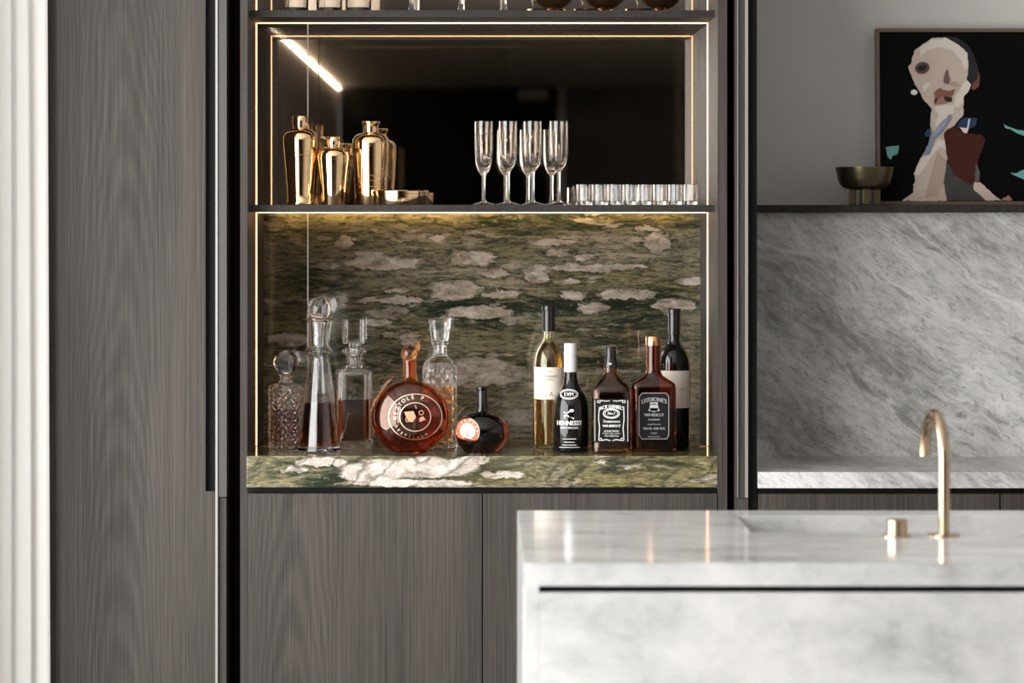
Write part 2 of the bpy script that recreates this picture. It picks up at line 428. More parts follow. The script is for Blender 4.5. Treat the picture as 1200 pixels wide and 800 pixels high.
# flat print: text and outlines laid on a surface by a mapping (u right, v up in metres) -> point
def text_geo(s, size, spacing=1.0):
    cu = bpy.data.curves.new('t', 'FONT'); cu.body = s; cu.size = size; cu.align_x = 'CENTER'; cu.align_y = 'CENTER'
    cu.space_character = spacing; cu.resolution_u = 2
    o = bpy.data.objects.new('t', cu); C.objects.link(o)
    dg = bpy.context.evaluated_depsgraph_get(); dg.update()
    me = bpy.data.meshes.new_from_object(o.evaluated_get(dg))
    vs = [(v.co.x, v.co.y) for v in me.vertices]; fs = [tuple(p.vertices) for p in me.polygons]
    bpy.data.objects.remove(o); bpy.data.meshes.remove(me); bpy.data.curves.remove(cu)
    return vs, fs
class Print:
    def __init__(self): self.v = []; self.f = []
    def add(self, vs, fs):
        b = len(self.v); self.v += vs; self.f += [tuple(i + b for i in f) for f in fs]
    def text(self, s, u, v, size, width=None, bold=0.0, arch=0.0, sx=1.0):
        vs, fs = text_geo(s, size)
        if not vs: return
        if width:
            w0 = max(p[0] for p in vs) - min(p[0] for p in vs); sx = width / w0
        pts = [(p[0] * sx, p[1]) for p in vs]
        if arch:
            hw = max(abs(p[0]) for p in pts)
            pts = [(x, y - arch * (x / hw) ** 2) for x, y in pts]
        self.add([(u + x, v + y) for x, y in pts], fs)
        if bold: self.add([(u + x + bold, v + y) for x, y in pts], fs)
    def ring_text(self, s, u, v, r, size, a0, a1):
        n = len(s)
        for i, ch in enumerate(s):
            if ch == ' ': continue
            a = a0 + (a1 - a0) * (i + 0.5) / n
            vs, fs = text_geo(ch, size)
            k = 1 if a1 < a0 else -1
            out = []
            for x, y in vs:
                rr = r + y * k; aa = a - x / r * k
                out.append((u + rr * math.cos(aa), v + rr * math.sin(aa)))
            self.add(out, fs)
    def ring(self, u, v, rx, ry, t, seg=40, a0=0.0, a1=2*PI):
        n = seg; vs = []
        for i in range(n + 1):
            a = a0 + (a1 - a0) * i / n
            vs += [(u + rx*math.cos(a), v + ry*math.sin(a)), (u + (rx-t)*math.cos(a), v + (ry-t)*math.sin(a))]
        self.add(vs, [(2*i, 2*i+2, 2*i+3, 2*i+1) for i in range(n)])
    def disc(self, u, v, rx, ry, seg=28):
        vs = [(u, v)] + [(u + rx*math.cos(2*PI*i/seg), v + ry*math.sin(2*PI*i/seg)) for i in range(seg)]
        self.add(vs, [(0, 1+i, 1+(i+1) % seg) for i in range(seg)])
    def grid(self, u0, u1, v0, v1, nu=12, nv=2):
        vs = [(u0 + (u1-u0)*i/nu, v0 + (v1-v0)*j/nv) for j in range(nv+1) for i in range(nu+1)]
        self.add(vs, [(j*(nu+1)+i, j*(nu+1)+i+1, (j+1)*(nu+1)+i+1, (j+1)*(nu+1)+i) for j in range(nv) for i in range(nu)])
    def line(self, pts, t):
        for (a, b), (c, d_) in zip(pts, pts[1:]):
            l = math.hypot(c-a, d_-b) or 1; nx, ny = -(d_-b)/l*t/2, (c-a)/l*t/2
            self.add([(a+nx, b+ny), (a-nx, b-ny), (c-nx, d_-ny), (c+nx, d_+ny)], [(0, 1, 2, 3)])
    def poly(self, pts): self.add(list(pts), [tuple(range(len(pts)))])
    def build(self, name, mapf, mat, parent=None):
        me = bpy.data.meshes.new('p'); me.from_pydata([mapf(u, v) for u, v in self.v], [], self.f); me.update()
        return link(name, me, mat, parent)
def on_cyl(r, off=0.0):
    return lambda u, v: (math.sin(u / r) * (r + off), -math.cos(u / r) * (r + off), v)
def on_flat(y):
    return lambda u, v: (u, y, v)

# ================================================================== THE ROOM
WL, WR, YB, YF, HC = -1.10, 3.2, -10.3, 7.64, 2.427
struct(box('floor', WL-0.2, WR+0.2, YB-0.2, YF+0.2, -0.1, 0.0, M['floor']))
struct(box('ceiling', WL-0.2, WR+0.2, YB-0.2, YF+0.2, HC, HC+0.1, M['ceiling']))
struct(box('wall_front', WL-0.2, WR+0.2, 7.62, 7.82, 0.0, HC, M['plaster']))
struct(box('wall_right', WR, WR+0.2, YB, 7.62, 0.0, HC, M['wall_paint']))
# left wall: solid towards the back, one long window beside the kitchen
wl = bmesh.new()
def wall_piece(bm, y0, y1, z0, z1):
    tmp = box_me(WL-0.2, WL, y0, y1, z0, z1); bm.from_mesh(tmp); bpy.data.meshes.remove(tmp)
wall_piece(wl, YB, 2.3, 0, HC); wall_piece(wl, 6.7, 7.62, 0, HC); wall_piece(wl, 2.3, 6.7, 2.34, HC); wall_piece(wl, 2.3, 6.7, 0, 0.12)
struct(link('wall_left', mesh_bm(wl), M['wall_paint']))
win = struct(bpy.data.objects.new('window_1', None)); C.objects.link(win); win.location = (WL, 0, 0)
for y in (2.32, 4.5, 6.68):
    link('window_frame', box_me(-0.14, -0.06, y-0.02, y+0.02, 0.12, 2.34), M['charcoal'], win)
# far wall behind the camera: black joinery, a dark opening, grey stucco
wb = struct(box('wall_back', 0.62, WR, YB-0.2, YB, 0.0, HC, M['concrete']))
tj = thing('black_joinery', 'tall black joinery doors on the wall opposite, seen in the mirror', 'cabinet', (0, YB, 0))
for i in range(3):
    x0 = WL + 0.01 + i * 0.44
    dr = box('door', x0, x0+0.435, -0.02, 0.04, 0.02, HC-0.005, M['black'], tj)
    if i == 1: box('handle', x0+0.03, x0+0.045, 0.045, 0.07, 1.2, 1.95, M['bronze_edge'], dr)
box('carcass', WL+0.005, 0.225, -0.2, -0.025, 0.0, HC-0.005, M['black'], tj)
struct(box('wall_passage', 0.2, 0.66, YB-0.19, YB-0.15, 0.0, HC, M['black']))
struct(box('trim_1', 0.60, 0.66, YB+0.001, YB+0.05, 0.0, HC, M['wall_paint']))
cu = thing('ceiling_unit', 'small grey air grille box under the ceiling, seen in the mirror', 'vent', (0.40, YB+0.25, HC))
box('housing', -0.16, 0.16, -0.2, 0.2, -0.15, -0.001, M['black'], cu)
box('grille', -0.115, 0.115, 0.2, 0.21, -0.12, -0.03, M['wall_grey'], cu)
tag(box('cove_light', WL+0.002, WL+0.008, YB+0.05, -2.0, HC-0.018, HC-0.010, M['cove']), 'slim cove light strip along the top of the side wall, seen in the mirror', 'light')

# ================================================================== CURTAIN
def curtain():
    t = thing('curtain', 'sheer white floor-length curtain beside the smoked oak door', 'curtain', (WL+0.1, 6.6, 0))
    # drawn back along the wall, the gathered end turned in towards the cabinet
    path = [(WL+0.040, 6.66), (WL+0.038, 6.72), (WL+0.045, 6.80), (WL+0.085, 6.87), (WL+0.132, 6.925), (-0.925, 6.957)]
    seg = [0.0]
    for p, q in zip(path, path[1:]): seg.append(seg[-1] + math.hypot(q[0]-p[0], q[1]-p[1]))
    def along(d):
        for i in range(len(path)-1):
            if d <= seg[i+1] or i == len(path)-2:
                k = (d-seg[i])/(seg[i+1]-seg[i]); p, q = path[i], path[i+1]
                l = seg[i+1]-seg[i]
                return (p[0]+(q[0]-p[0])*k, p[1]+(q[1]-p[1])*k, (q[1]-p[1])/l, -(q[0]-p[0])/l)
    bm = bmesh.new(); ny, nz = 260, 26; rows = []
    for j in range(nz+1):
        z = 0.02 + (2.36-0.02) * j / nz; row = []
        for i in range(ny+1):
            a = i / ny; d = seg[-1]*a
            x, y, nx, ny_ = along(d)
            x += 0.010*(1 - z/2.36)*a
            near = max(0.0, min(1.0, (a-0.25)/0.1))
            ph = d/(0.070 - 0.036*near) * 2*PI*0.72 + 0.6*math.sin(d*31)
            am = (0.018 - 0.009*near) * (0.8 + 0.3*math.sin(d*47 + z*0.9)) * min(1, (1-a)*30 + 0.15)
            off = am*math.sin(ph + 0.35*math.sin(z*1.6 + d*9))
            row.append(bm.verts.new((x + nx*off - (WL+0.1), y + ny_*off - 6.6, z)))
        rows.append(row)
    for p, q in zip(rows, rows[1:]):
        for i in range(ny): bm.faces.new((p[i], p[i+1], q[i+1], q[i]))
    link('fabric', mesh_bm(bm, True), M['curtain'], t)
    box('rail', -0.075, -0.035, -1.0, 0.33, 2.362, 2.40, M['wall_paint'], t)
curtain()

# ================================================================== LEFT TALL CABINET AND POCKET DOORS
D0 = 7.0
fx = lambda p: X(p, D0)
fz = lambda p: Z(p, D0)
TOPZ = HC - 0.006
tc = thing('tall_cabinet', 'tall smoked oak cabinet door between curtain and bar niche', 'cabinet', (0, 0, 0))
prism('door', [(WL+0.005, 0.02), (fx(252.3), 0.02), (fx(252.3), fz(575.5)), (fx(240.8), fz(575.5)), (fx(240.8), TOPZ), (WL+0.005, TOPZ)], 7.0, 7.022, M['oak_left'], tc)
box('pull_recess', fx(240.9), fx(252.2), 7.023, 7.05, fz(575.4), TOPZ, M['black'], tc)
box('edge_trim', fx(252.6), fx(255.2), 6.996, 7.04, 0.02, TOPZ, M['bronze_edge'], tc)
box('carcass', WL+0.005, fx(253), 7.051, 7.58, 0.02, TOPZ, M['black'], tc)

def pocket_door(side, lab):
    t = thing('pocket_door', lab, 'door')
    if side < 0:
        box('stile', fx(255.4), fx(265.0), 7.006, 7.55, 0.02, fz(583.2), M['oak_shelf'], t)
        box('pull_profile', fx(256.2), fx(265.6), 7.0, 7.55, fz(582), TOPZ, M['pull'], t)
        box('pocket_lining', fx(265.8), fx(280), 7.20, 7.55, 0.02, TOPZ, M['black'], t)
    else:
        box('pocket_lining', fx(852.2), fx(860.6), 7.20, 7.55, 0.02, TOPZ, M['black'], t)
        box('stile', fx(861), fx(872.6), 7.003, 7.55, fz(583), TOPZ, M['oak_shelf'], t)
        box('edge_trim', fx(864.0), fx(865.0), 6.999, 7.0025, fz(583), TOPZ, M['bronze_edge'], t)
        box('pull_profile', fx(873.0), fx(876.4), 6.995, 7.04, fz(582.6), TOPZ, M['bronze_edge'], t)
        box('lower_stile', fx(861), fx(877), 7.005, 7.55, 0.02, fz(583.6), M['oak_shelf'], t)
        box('side_lining', fx(877.2), fx(888), 7.02, 7.615, 0.02, TOPZ, M['black'], t)
pocket_door(-1, 'narrow folded pocket door edge left open beside the tall oak cabinet')
pocket_door(1, 'narrow folded pocket door edge left open beside the grey marble splashback')

# ================================================================== BAR CABINET
XL, XR = fx(288.6), fx(841.2)          # inner faces of the niche
YBK = 7.56                             # plane of mirror and green stone
YLED = 7.30
ZC = fz(534)                           # top of green stone worktop
bc = thing('bar_cabinet', 'smoked oak bar niche with mirror back, shelves and warm light strips', 'cabinet')
box('side_panel', fx(280.2), XL, 7.03, 7.60, 0.02, TOPZ, M['oak_shelf'], bc)
box('side_panel', XR, fx(852), 7.0, 7.60, 0.02, TOPZ, M['oak_shelf'], bc)
SH_F = 7.10
def zs(py): return Z(py, SH_F)
shelves = [(240.0, 248.2), (12.0, 20.0)]
for (a, b) in shelves:
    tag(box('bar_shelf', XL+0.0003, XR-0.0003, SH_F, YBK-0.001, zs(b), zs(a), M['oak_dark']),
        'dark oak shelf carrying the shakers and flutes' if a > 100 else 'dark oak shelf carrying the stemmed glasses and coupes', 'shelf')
box('top_panel', XL+0.0003, XR-0.0003, SH_F, YBK-0.001, TOPZ-0.03, TOPZ, M['oak_shelf'], bc)
box('mirror', XL, XR, YBK, YBK+0.006, zs(248)+0.002, TOPZ-0.03, M['mirror'], bc)
box('back_board', XL, XR, YBK+0.031, YBK+0.04, 0.9, TOPZ, M['black'], bc)
# warm light strips round each compartment
lw = 0.0021
comps = [(ZC, zs(248.2)), (zs(240.0), zs(20.0)), (zs(12.0), TOPZ-0.03)]
for ci, (z0, z1) in enumerate(comps):
    box('light_strip', XL+0.0005, XL+0.0005+lw, YLED-0.006, YLED-0.001, z0+0.001, z1-0.001, M['led'], bc)
    box('light_strip', XR-0.0005-lw, XR-0.0005, YLED-0.006, YLED-0.001, z0+0.001, z1-0.001, M['led'], bc)
    box('light_strip', XL+0.005, XR-0.005, YLED-0.006, YLED-0.001, z1-0.0005-lw, z1-0.0005, M['led'], bc)
box('glass_track', XL+0.005, XR-0.005, YLED-0.005, YLED-0.001, ZC+0.0004, ZC+0.0016, M['brass'], bc)
box('light_strip', XL+0.03, XR-0.03, YBK-0.014, YBK-0.010, zs(248.2)-0.0016, zs(248.2)-0.0003, M['led_glow'], bc)
# sliding glass panes behind the bottles, two to a compartment, overlapping in the middle
for ci, (z0, z1) in enumerate(comps):
    xa, xb = X(361.5, YLED+0.012), X(595.5, YLED+0.004)
    pa = box('glass_pane', XL+0.002, xb, YLED+0.001, YLED+0.005, z0+0.001, z1-0.001, M['pane'], bc)
    pb = box('glass_pane', xa, XR-0.002, YLED+0.009, YLED+0.013, z0+0.001, z1-0.001, M['pane'], bc)
    box('pane_edge', xa-0.0026, xa-0.0001, YLED+0.009, YLED+0.013, z0+0.001, z1-0.001, M['pane_edge'], pb)
# green stone
sb = tag(box('stone_splashback', XL+0.0002, XR-0.0002, YBK, YBK+0.03, ZC-0.0, zs(248.4), M['green_back']), 'polished green stone splashback with pale pebbles behind the bottles', 'splashback')
wt = tag(box('stone_worktop', XL+0.0006, XR-0.0006, 7.0, YBK+0.02, fz(571), ZC-0.0002, M['green_top'], None, 0.0012), 'thick green and white stone worktop carrying the bottles', 'worktop')
sb.location.z = 0.0005
# base cabinet with two doors under the worktop
bs = thing('base_cabinet', 'smoked oak base cabinet with two plain doors under the green stone', 'cabinet')
box('door', fx(290), fx(564.4), 7.0, 7.02, 0.06, fz(578.3), M['oak_door'], bs)
box('door', fx(566), fx(840), 7.0, 7.02, 0.06, fz(578.3), M['oak_door'], bs)
box('carcass', XL+0.001, XR-0.001, 7.024, 7.55, 0.06, fz(571)-0.001, M['black'], bs)
box('plinth', XL+0.001, XR-0.001, 7.06, 7.5, 0.0, 0.058, M['black'], bs)

# ================================================================== RIGHT KITCHEN RUN
XK = fx(888.2)
DS = 7.447
mw = tag(box('marble_worktop', XK, WR-0.01, 7.0, DS+0.02, fz(572), fz(553), M['grey_marble'], None, 0.001), 'slim grey marble worktop along the grey marble splashback', 'worktop')
ms = tag(box('marble_splashback', XK, WR-0.01, DS, DS+0.025, fz(553)+0.0003, Z(249.0, DS), M['grey_marble']), 'tall grey veined marble splashback under the dark ledge', 'splashback')
dc = thing('drawer_cabinet', 'smoked oak drawer fronts under the grey marble worktop', 'cabinet')
for a, b in ((889, 1171), (1173, 1455), (1457, 1900)):
    box('drawer_front', fx(a), fx(b), 7.0, 7.02, 0.06, fz(578.8), M['oak_door'], dc)
box('carcass', XK+0.001, WR-0.02, 7.024, 7.45, 0.0, fz(572)-0.001, M['black'], dc)
LF = 7.422
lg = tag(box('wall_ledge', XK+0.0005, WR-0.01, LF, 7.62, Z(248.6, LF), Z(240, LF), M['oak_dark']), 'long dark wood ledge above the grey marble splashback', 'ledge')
ZL = Z(240, LF)

# ================================================================== PAINTING
def painting():
    dP = 7.57; u = S * dP
    x0, x1 = X(1027, dP), X(1240, dP); z1 = Z(33, dP)
    h = z1 - ZL; wd = x1 - x0
    t = thing('painting', 'framed dark abstract portrait painting leaning on the ledge', 'painting', (x0, dP, ZL))
    t.rotation_euler = (math.radians(-3.0), 0, 0)
    fw = 4.2 * u; y0, y1 = -0.012, 0.016
    box('frame_bar', 0, fw, y0, y1, 0, h, M['frame_wood'], t, 0.0008)
    box('frame_bar', wd-fw, wd, y0, y1, 0, h, M['frame_wood'], t, 0.0008)
    box('frame_bar', fw, wd-fw, y0, y1, h-fw, h, M['frame_wood'], t, 0.0008)
    box('frame_bar', fw, wd-fw, y0, y1, 0, fw, M['frame_wood'], t, 0.0008)
    cv = box('canvas', fw, wd-fw, -0.004, 0.012, fw, h-fw, M['canvas'], t)
    def q(p):          # traced on a 3.81x enlargement whose corner is (1020, 30)
        return ((p[0]/3.81 + 1020 - 1027) * u, h - (p[1]/3.81 + 30 - 33) * u)
    cols = {}
    def pm(n, c):
        if n not in cols: cols[n] = plain('paint ' + n, c, 0.6, Specular_IOR_Level=0.2)
        return cols[n]
    lay = [0]
    def patch(n, c, pts):
        lay[0] += 1
        y = -0.0042 - 0.00022 * lay[0]
        out = []
        for (ax, ay), (bx, by) in zip(pts, pts[1:] + pts[:1]):
            l = math.hypot(bx-ax, by-ay); k = max(1, int(l/11))
            for i in range(k):
                j = 0.0 if i == 0 else random.uniform(-2.6, 2.6)
                out.append((ax + (bx-ax)*i/k - (by-ay)/l*j, ay + (by-ay)*i/k + (bx-ax)/l*j))
        prism('paint_patch', [q(p) for p in out], y, y + 0.0002, pm(n, c), cv)
    def oval(n, c, cx, cy, rx, ry, rot=0):
        pts = []
        for i in range(18):
            a = 2*PI*i/18; x, y = rx*math.cos(a), ry*math.sin(a)
            pts.append((cx + x*math.cos(rot) - y*math.sin(rot), cy + x*math.sin(rot) + y*math.cos(rot)))
        patch(n, c, pts)
    beige = (0.56, 0.46, 0.385); pale = (0.70, 0.63, 0.56); tan = (0.44, 0.34, 0.27)
    patch('hair', (0.016, 0.017, 0.02), [(330,48),(390,50),(440,85),(470,140),(488,205),(480,255),(455,270),(430,240),(430,110)])
    patch('ear', (0.15, 0.06, 0.045), [(486,198),(493,225),(488,270),(465,288),(452,280),(462,250),(480,240)])
    patch('skin', beige, [(172,180),(183,170),(200,110),(220,95),(280,52),(340,50),(400,85),(438,120),(441,190),(432,240),(450,262),(444,285),(418,320),(417,400),(372,450),(330,500),(344,600),(335,700),(340,782),(140,782),(170,760),(192,745),(190,710),(200,690),(195,660),(225,590),(245,560),(265,520),(268,440),(275,370),(240,330),(200,260)])
    patch('pale skin', pale, [(222,100),(280,60),(345,55),(405,90),(438,125),(440,180),(425,200),(408,150),(370,110),(320,95),(260,105),(228,140)])
    patch('pale skin', pale, [(285,360),(345,352),(380,360),(372,395),(340,425),(300,455),(290,440),(308,400)])
    patch('pale skin', pale, [(430,240),(452,262),(444,285),(418,320),(415,345),(390,365),(372,355),(385,310)])
    patch('pale skin', pale, [(225,590),(262,575),(300,510),(330,512),(342,560),(315,540),(290,560),(262,600),(240,640),(215,668),(192,665)])
    patch('tan skin', tan, [(300,560),(338,600),(330,690),(300,760),(240,770),(260,700)])
    patch('pale skin', pale, [(240,262),(270,250),(262,275),(235,300)])
    oval('earring', (0.75, 0.74, 0.70), 197, 297, 15, 12)
    oval('eye brown', (0.12, 0.07, 0.06), 234, 188, 33, 27, -0.25)
    oval('eye dark', (0.02, 0.014, 0.016), 233, 188, 22, 13, -0.35)
    patch('nose', (0.17, 0.10, 0.08), [(345,193),(330,232),(331,256),(352,262),(359,240)])
    patch('tan skin', tan, [(355,245),(395,258),(410,272),(375,275),(352,262)])
    patch('lips', (0.24, 0.10, 0.075), [(285,300),(310,278),(330,286),(348,290),(382,282),(370,312),(335,318),(290,328)])
    patch('chin shadow', (0.035, 0.02, 0.018), [(288,326),(330,318),(365,318),(366,338),(340,340),(286,350)])
    patch('chin tan', (0.33, 0.19, 0.14), [(283,352),(322,312),(342,348)])
    patch('maroon', (0.055, 0.010, 0.006), [(328,482),(345,462),(372,448),(430,482),(500,488),(515,515),(480,600),(466,700),(437,716),(370,662),(345,592)])
    patch('olive grey', (0.055, 0.054, 0.047), [(342,600),(370,662),(437,716),(462,705),(512,782),(340,782),(325,700)])
    patch('grey', (0.10, 0.095, 0.09), [(470,612),(488,660),(485,695),(464,702)])
    patch('skin', beige, [(462,700),(490,700),(540,750),(582,782),(512,782),(458,730)])
    patch('slate blue', (0.21, 0.25, 0.34), [(357,394),(364,405),(345,440),(318,475),(286,508),(262,576),(235,580),(262,512),(272,488),(312,438)])
    patch('light slate', (0.30, 0.34, 0.42), [(345,412),(330,450),(292,490),(270,500),(300,455)])
    patch('navy', (0.018, 0.045, 0.10), [(420,410),(478,415),(468,452),(432,462),(383,452),(398,425)])
    patch('navy', (0.018, 0.045, 0.10), [(258,462),(272,455),(268,492),(248,498),(240,482)])
    patch('pale skin', pale, [(398,455),(428,458),(440,415),(446,418),(430,482),(415,478)])
    teal = (0.14, 0.36, 0.33)
    patch('teal', teal, [(66,545),(95,538),(127,535),(120,575),(98,582),(90,600),(78,590)])
    patch('teal', teal, [(595,440),(640,460),(700,472),(700,498),(655,482),(625,462),(600,456)])
    patch('teal', teal, [(623,658),(655,658),(700,636),(720,650),(712,700),(665,680)])
    patch('chin tan', (0.33, 0.19, 0.14), [(582,778),(612,757),(630,775),(626,782),(585,782)])
painting()

# ================================================================== BRONZE BOWL
def bowl():
    d = 7.475; u = S * d
    t = thing('footed_bowl', 'aged bronze footed bowl on the ledge beside the painting', 'bowl', (X(1013, d), d, ZL))
    B = 239.2
    out = px_rings([(14,221.5),(24,219.5),(29,215),(31.5,208),(33,200),(34,195.5),(34,194.8)], B, d)
    ins = [(33*u, 33*u, (B-195.2)*u, 2), (30*u, 30*u, (B-208)*u, 2), (22*u, 22*u, (B-216)*u, 2), (0, 0, (B-217)*u, 2)]
    loft('bowl_body', [(0, 0, out[0][2], 2)] + out + ins, M['bronze'], t)
    for k in range(4):
        a = PI/4 * (2*k) + 0.0
        x, y = 14*u*math.cos(a), 14*u*math.sin(a)
        link('leg', box_me(x-4*u, x+4*u, y-4*u, y+4*u, 0, (B-219.8)*u, 0.002), M['bronze'], t)
bowl()

# ================================================================== ISLAND
ZI = ZC
YI0, YI1 = 4.83, 5.70
XI0, XI1 = X(606, YI1), 2.6
SX0, SX1, SY0, SY1 = 0.441, 1.30, 5.30, 5.60
isl = thing('kitchen_island', 'white marble kitchen island with dark shadow groove and inset sink', 'island', (0, 0, 0))
def u_(py): return Z(py, YI0)
zt = u_(686.4)
bm = bmesh.new()
# top slab with the sink opening cut out
def ring_verts(z):
    o = [bm.verts.new(c) for c in ((XI0, YI0, z), (XI1, YI0, z), (XI1, YI1, z), (XI0, YI1, z))]
    i = [bm.verts.new(c) for c in ((SX0, SY0, z), (SX1, SY0, z), (SX1, SY1, z), (SX0, SY1, z))]
    return o, i
oT, iT = ring_verts(ZI); oB, iB = ring_verts(zt)
for k in range(4):
    j = (k+1) % 4
    bm.faces.new((oT[k], oT[j], iT[j], iT[k])); bm.faces.new((oB[k], iB[k], iB[j], oB[j]))
    bm.faces.new((oT[k], oB[k], oB[j], oT[j])); bm.faces.new((iT[k], iT[j], iB[j], iB[k]))
bmesh.ops.recalc_face_normals(bm, faces=bm.faces)
bmesh.ops.bevel(bm, geom=[e for e in bm.edges if all(abs(v.co.z-ZI) < 1e-5 for v in e.verts) and len([f for f in e.link_faces if abs(f.normal.z) < 0.5])], offset=0.0015, segments=2, affect='EDGES')
top = link('marble_top', mesh_bm(bm), M['white_marble'], isl)
lt = 18 * S * YI0
box('waterfall_end', XI0, XI0+lt, YI0, YI1, 0.0, zt-0.0002, M['white_marble'], isl, 0.0008)
box('front_panel', XI0+lt+0.0003, XI1, YI0, YI0+0.02, 0.05, u_(694.2), M['white_marble'], isl, 0.0008)
box('shadow_groove', XI0+lt+0.0003, XI1, YI0+0.018, YI0+0.03, u_(694.2)+0.0002, zt-0.0003, M['black'], isl)
box('back_panel', XI0+lt+0.0003, XI1, YI1-0.02, YI1, 0.05, zt-0.0003, M['white_marble'], isl)
# sink basin walls
sk = bpy.data.objects.new('sink_basin', None)
bmS = bmesh.new()
t_ = 0.012; zb = ZI - 0.20
for (x0, x1, y0, y1, z0, z1) in ((SX0-t_, SX0, SY0-t_, SY1+t_, zb, zt-0.0004), (SX1, SX1+t_, SY0-t_, SY1+t_, zb, zt-0.0004), (SX0, SX1, SY0-t_, SY0, zb, zt-0.0004), (SX0, SX1, SY1, SY1+t_, zb, zt-0.0004), (SX0, SX1, SY0, SY1, zb-t_, zb)):
    tmp = box_me(x0, x1, y0, y1, z0, z1); bmS.from_mesh(tmp); bpy.data.meshes.remove(tmp)
link('sink_basin', mesh_bm(bmS), M['white_marble'], isl)

# ================================================================== FAUCET AND CONTROL
def faucet():
    d = 5.245; u = S * d
    x = X(1106.5, d)
    t = thing('kitchen_faucet', 'tall brass gooseneck faucet standing on the white marble island', 'faucet', (x, d, ZI))
    r = 6.6 * u; top_z = Z(478, 5.34) - ZI - r; reach = 0.145; R = reach/2; lean = -0.011
    pts = [(0, 0, 0.002), (0, 0, 0.06), (0, 0, 0.12), (0, 0, top_z - R)]
    for i in range(1, 25):
        a = PI * i / 24
        pts.append((lean*(1-math.cos(a))/2, R - R*math.cos(a), top_z - R + R*math.sin(a)))
    pts.append((lean, reach, Z(532, 5.39) - ZI))
    link('spout', tube_me(pts, r, 24), M['tap_brass'], t)
    loft('flange', [(0,0,0,2),(18.5*u,18.5*u,0,2),(18.5*u,18.5*u,0.0025,2),(17.5*u,17.5*u,0.0035,2),(0,0,0.0035,2)], M['tap_brass'], t)
faucet()
def knob():
    d = 5.235; u = S * d
    t = thing('faucet_control', 'short brass control knob beside the gooseneck faucet', 'faucet', (X(1051.5, d), d, ZI))
    loft('flange', [(0,0,0,2),(17*u,17*u,0,2),(17*u,17*u,0.002,2),(16*u,16*u,0.003,2),(0,0,0.003,2)], M['tap_brass'], t)
    loft('knob', [(0,0,0.003,2),(12*u,12*u,0.003,2),(12*u,12*u,0.0265,2),(11.2*u,11.2*u,0.0275,2),(0,0,0.0275,2)], M['tap_brass'], t)
knob()

# ================================================================== BOTTLES AND DECANTERS on the green stone
def stand(name, label, cat, cx, d, group=None, z=None):
    return thing(name, label, cat, (X(cx, d), d, ZC if z is None else z), group)

def base_y(d, z=None):
    return VY + (EYE - (ZC if z is None else z)) / (S * d)

# --- cut crystal decanter with a disc stopper
def decanter_crystal():
    d = 7.215; u = S*d; B = base_y(d)
    t = stand('crystal_decanter', 'diamond-cut crystal decanter with round disc stopper', 'decanter', 335, d)
    prof = [(19.5, B)] + [(21, B-2)] + [(21, B-2-i*(66/44)) for i in range(1, 45)]
    prof += [(20.4, 455.0), (18.5, 451.5), (14, 449.2), (9, 447.8), (7.2, 446), (6.8, 441), (8.6, 439.0), (9.0, 438.0)]
    outer = px_rings(prof, B, d, 2.4)
    zt1 = 70*u
    def cut(a, z, ri):
        if ri < 2 or ri > 46: return 1.0
        k = 9; ph = z/u/8.6*PI
        return 1.0 - 0.075*(1-abs(math.sin(k*a+ph)))*1.0 - 0.075*(1-abs(math.sin(k*a-ph)))
    sh = shell(outer, 3.2*u, 5*u)
    loft('body', sh, M['glass_smoke'], t, 108, cut, True, 20)
    loft('liquor', fill([(r[0]*0.9, r[1]*0.9, r[2], r[3]) for r in outer], 3.2*u, 8*u, (B-478)*u), M['whiskey'], t, 40)
    # disc stopper, flat to the front
    rr = 14*u; me = loft_me([(0,0,-6*u,2),(rr*0.72,rr*0.72,-6*u,2),(rr,rr,-3.6*u,2),(rr,rr,3.6*u,2),(rr*0.72,rr*0.72,6*u,2),(0,0,6*u,2)], 40, None, True, 25)
    me.transform(Matrix.Rotation(PI/2, 4, 'X') ); me.transform(Matrix.Rotation(math.radians(16), 4, 'Z'))
    st = link('stopper', me, M['glass'], t, (0, 0, (B-424.5)*u))
    loft('plug', [(0,0,0,2),(4.2*u,4.2*u,0,2),(5.2*u,5.2*u,6*u,2),(5.5*u,5.5*u,8.5*u,2),(0,0,8.5*u,2)], M['glass'], st, 24, loc=(0,0,-21.5*u))
decanter_crystal()

# --- conical decanter with a ball stopper
def decanter_cone():
    d = 7.135; u = S*d; B = base_y(d)
    t = stand('conical_decanter', 'tall conical glass decanter with ball stopper and dark whiskey', 'decanter', 374, d)
    prof = [(24.5, B), (25.5, B-1.2), (25.3, B-5), (23.6, 505), (20.2, 478), (16.6, 450), (13.2, 426), (11.8, 420), (13.4, 416), (16.2, 413), (16.8, 411.4), (15.8, 409.2), (12.6, 405.5), (11.4, 402), (11.2, 392), (12.0, 382), (13.6, 376), (17.2, 374.2), (17.4, 373.2), (16.4, 372.6)]
    outer = px_rings(prof, B, d)
    loft('body', shell(outer, 2.6*u, 6*u), M['glass'], t, 56)
    loft('whiskey', fill(outer, 2.6*u, 6.4*u, (B-471)*u), M['whiskey_dark'], t, 56)
    R = 14.3*u
    ball = [(0,0,-R,2)] + [(R*math.sin(PI*i/16), R*math.sin(PI*i/16), -R*math.cos(PI*i/16), 2) for i in range(1, 16)] + [(0,0,R,2)]
    st = loft('stopper', ball, M['glass'], t, 40, loc=(0, 0, (B-362)*u))
    loft('plug', [(0,0,0,2),(4*u,4*u,0,2),(7.4*u,7.4*u,30*u,2),(0,0,30*u,2)], M['glass'], st, 32, loc=(0,0,-45*u))
decanter_cone()

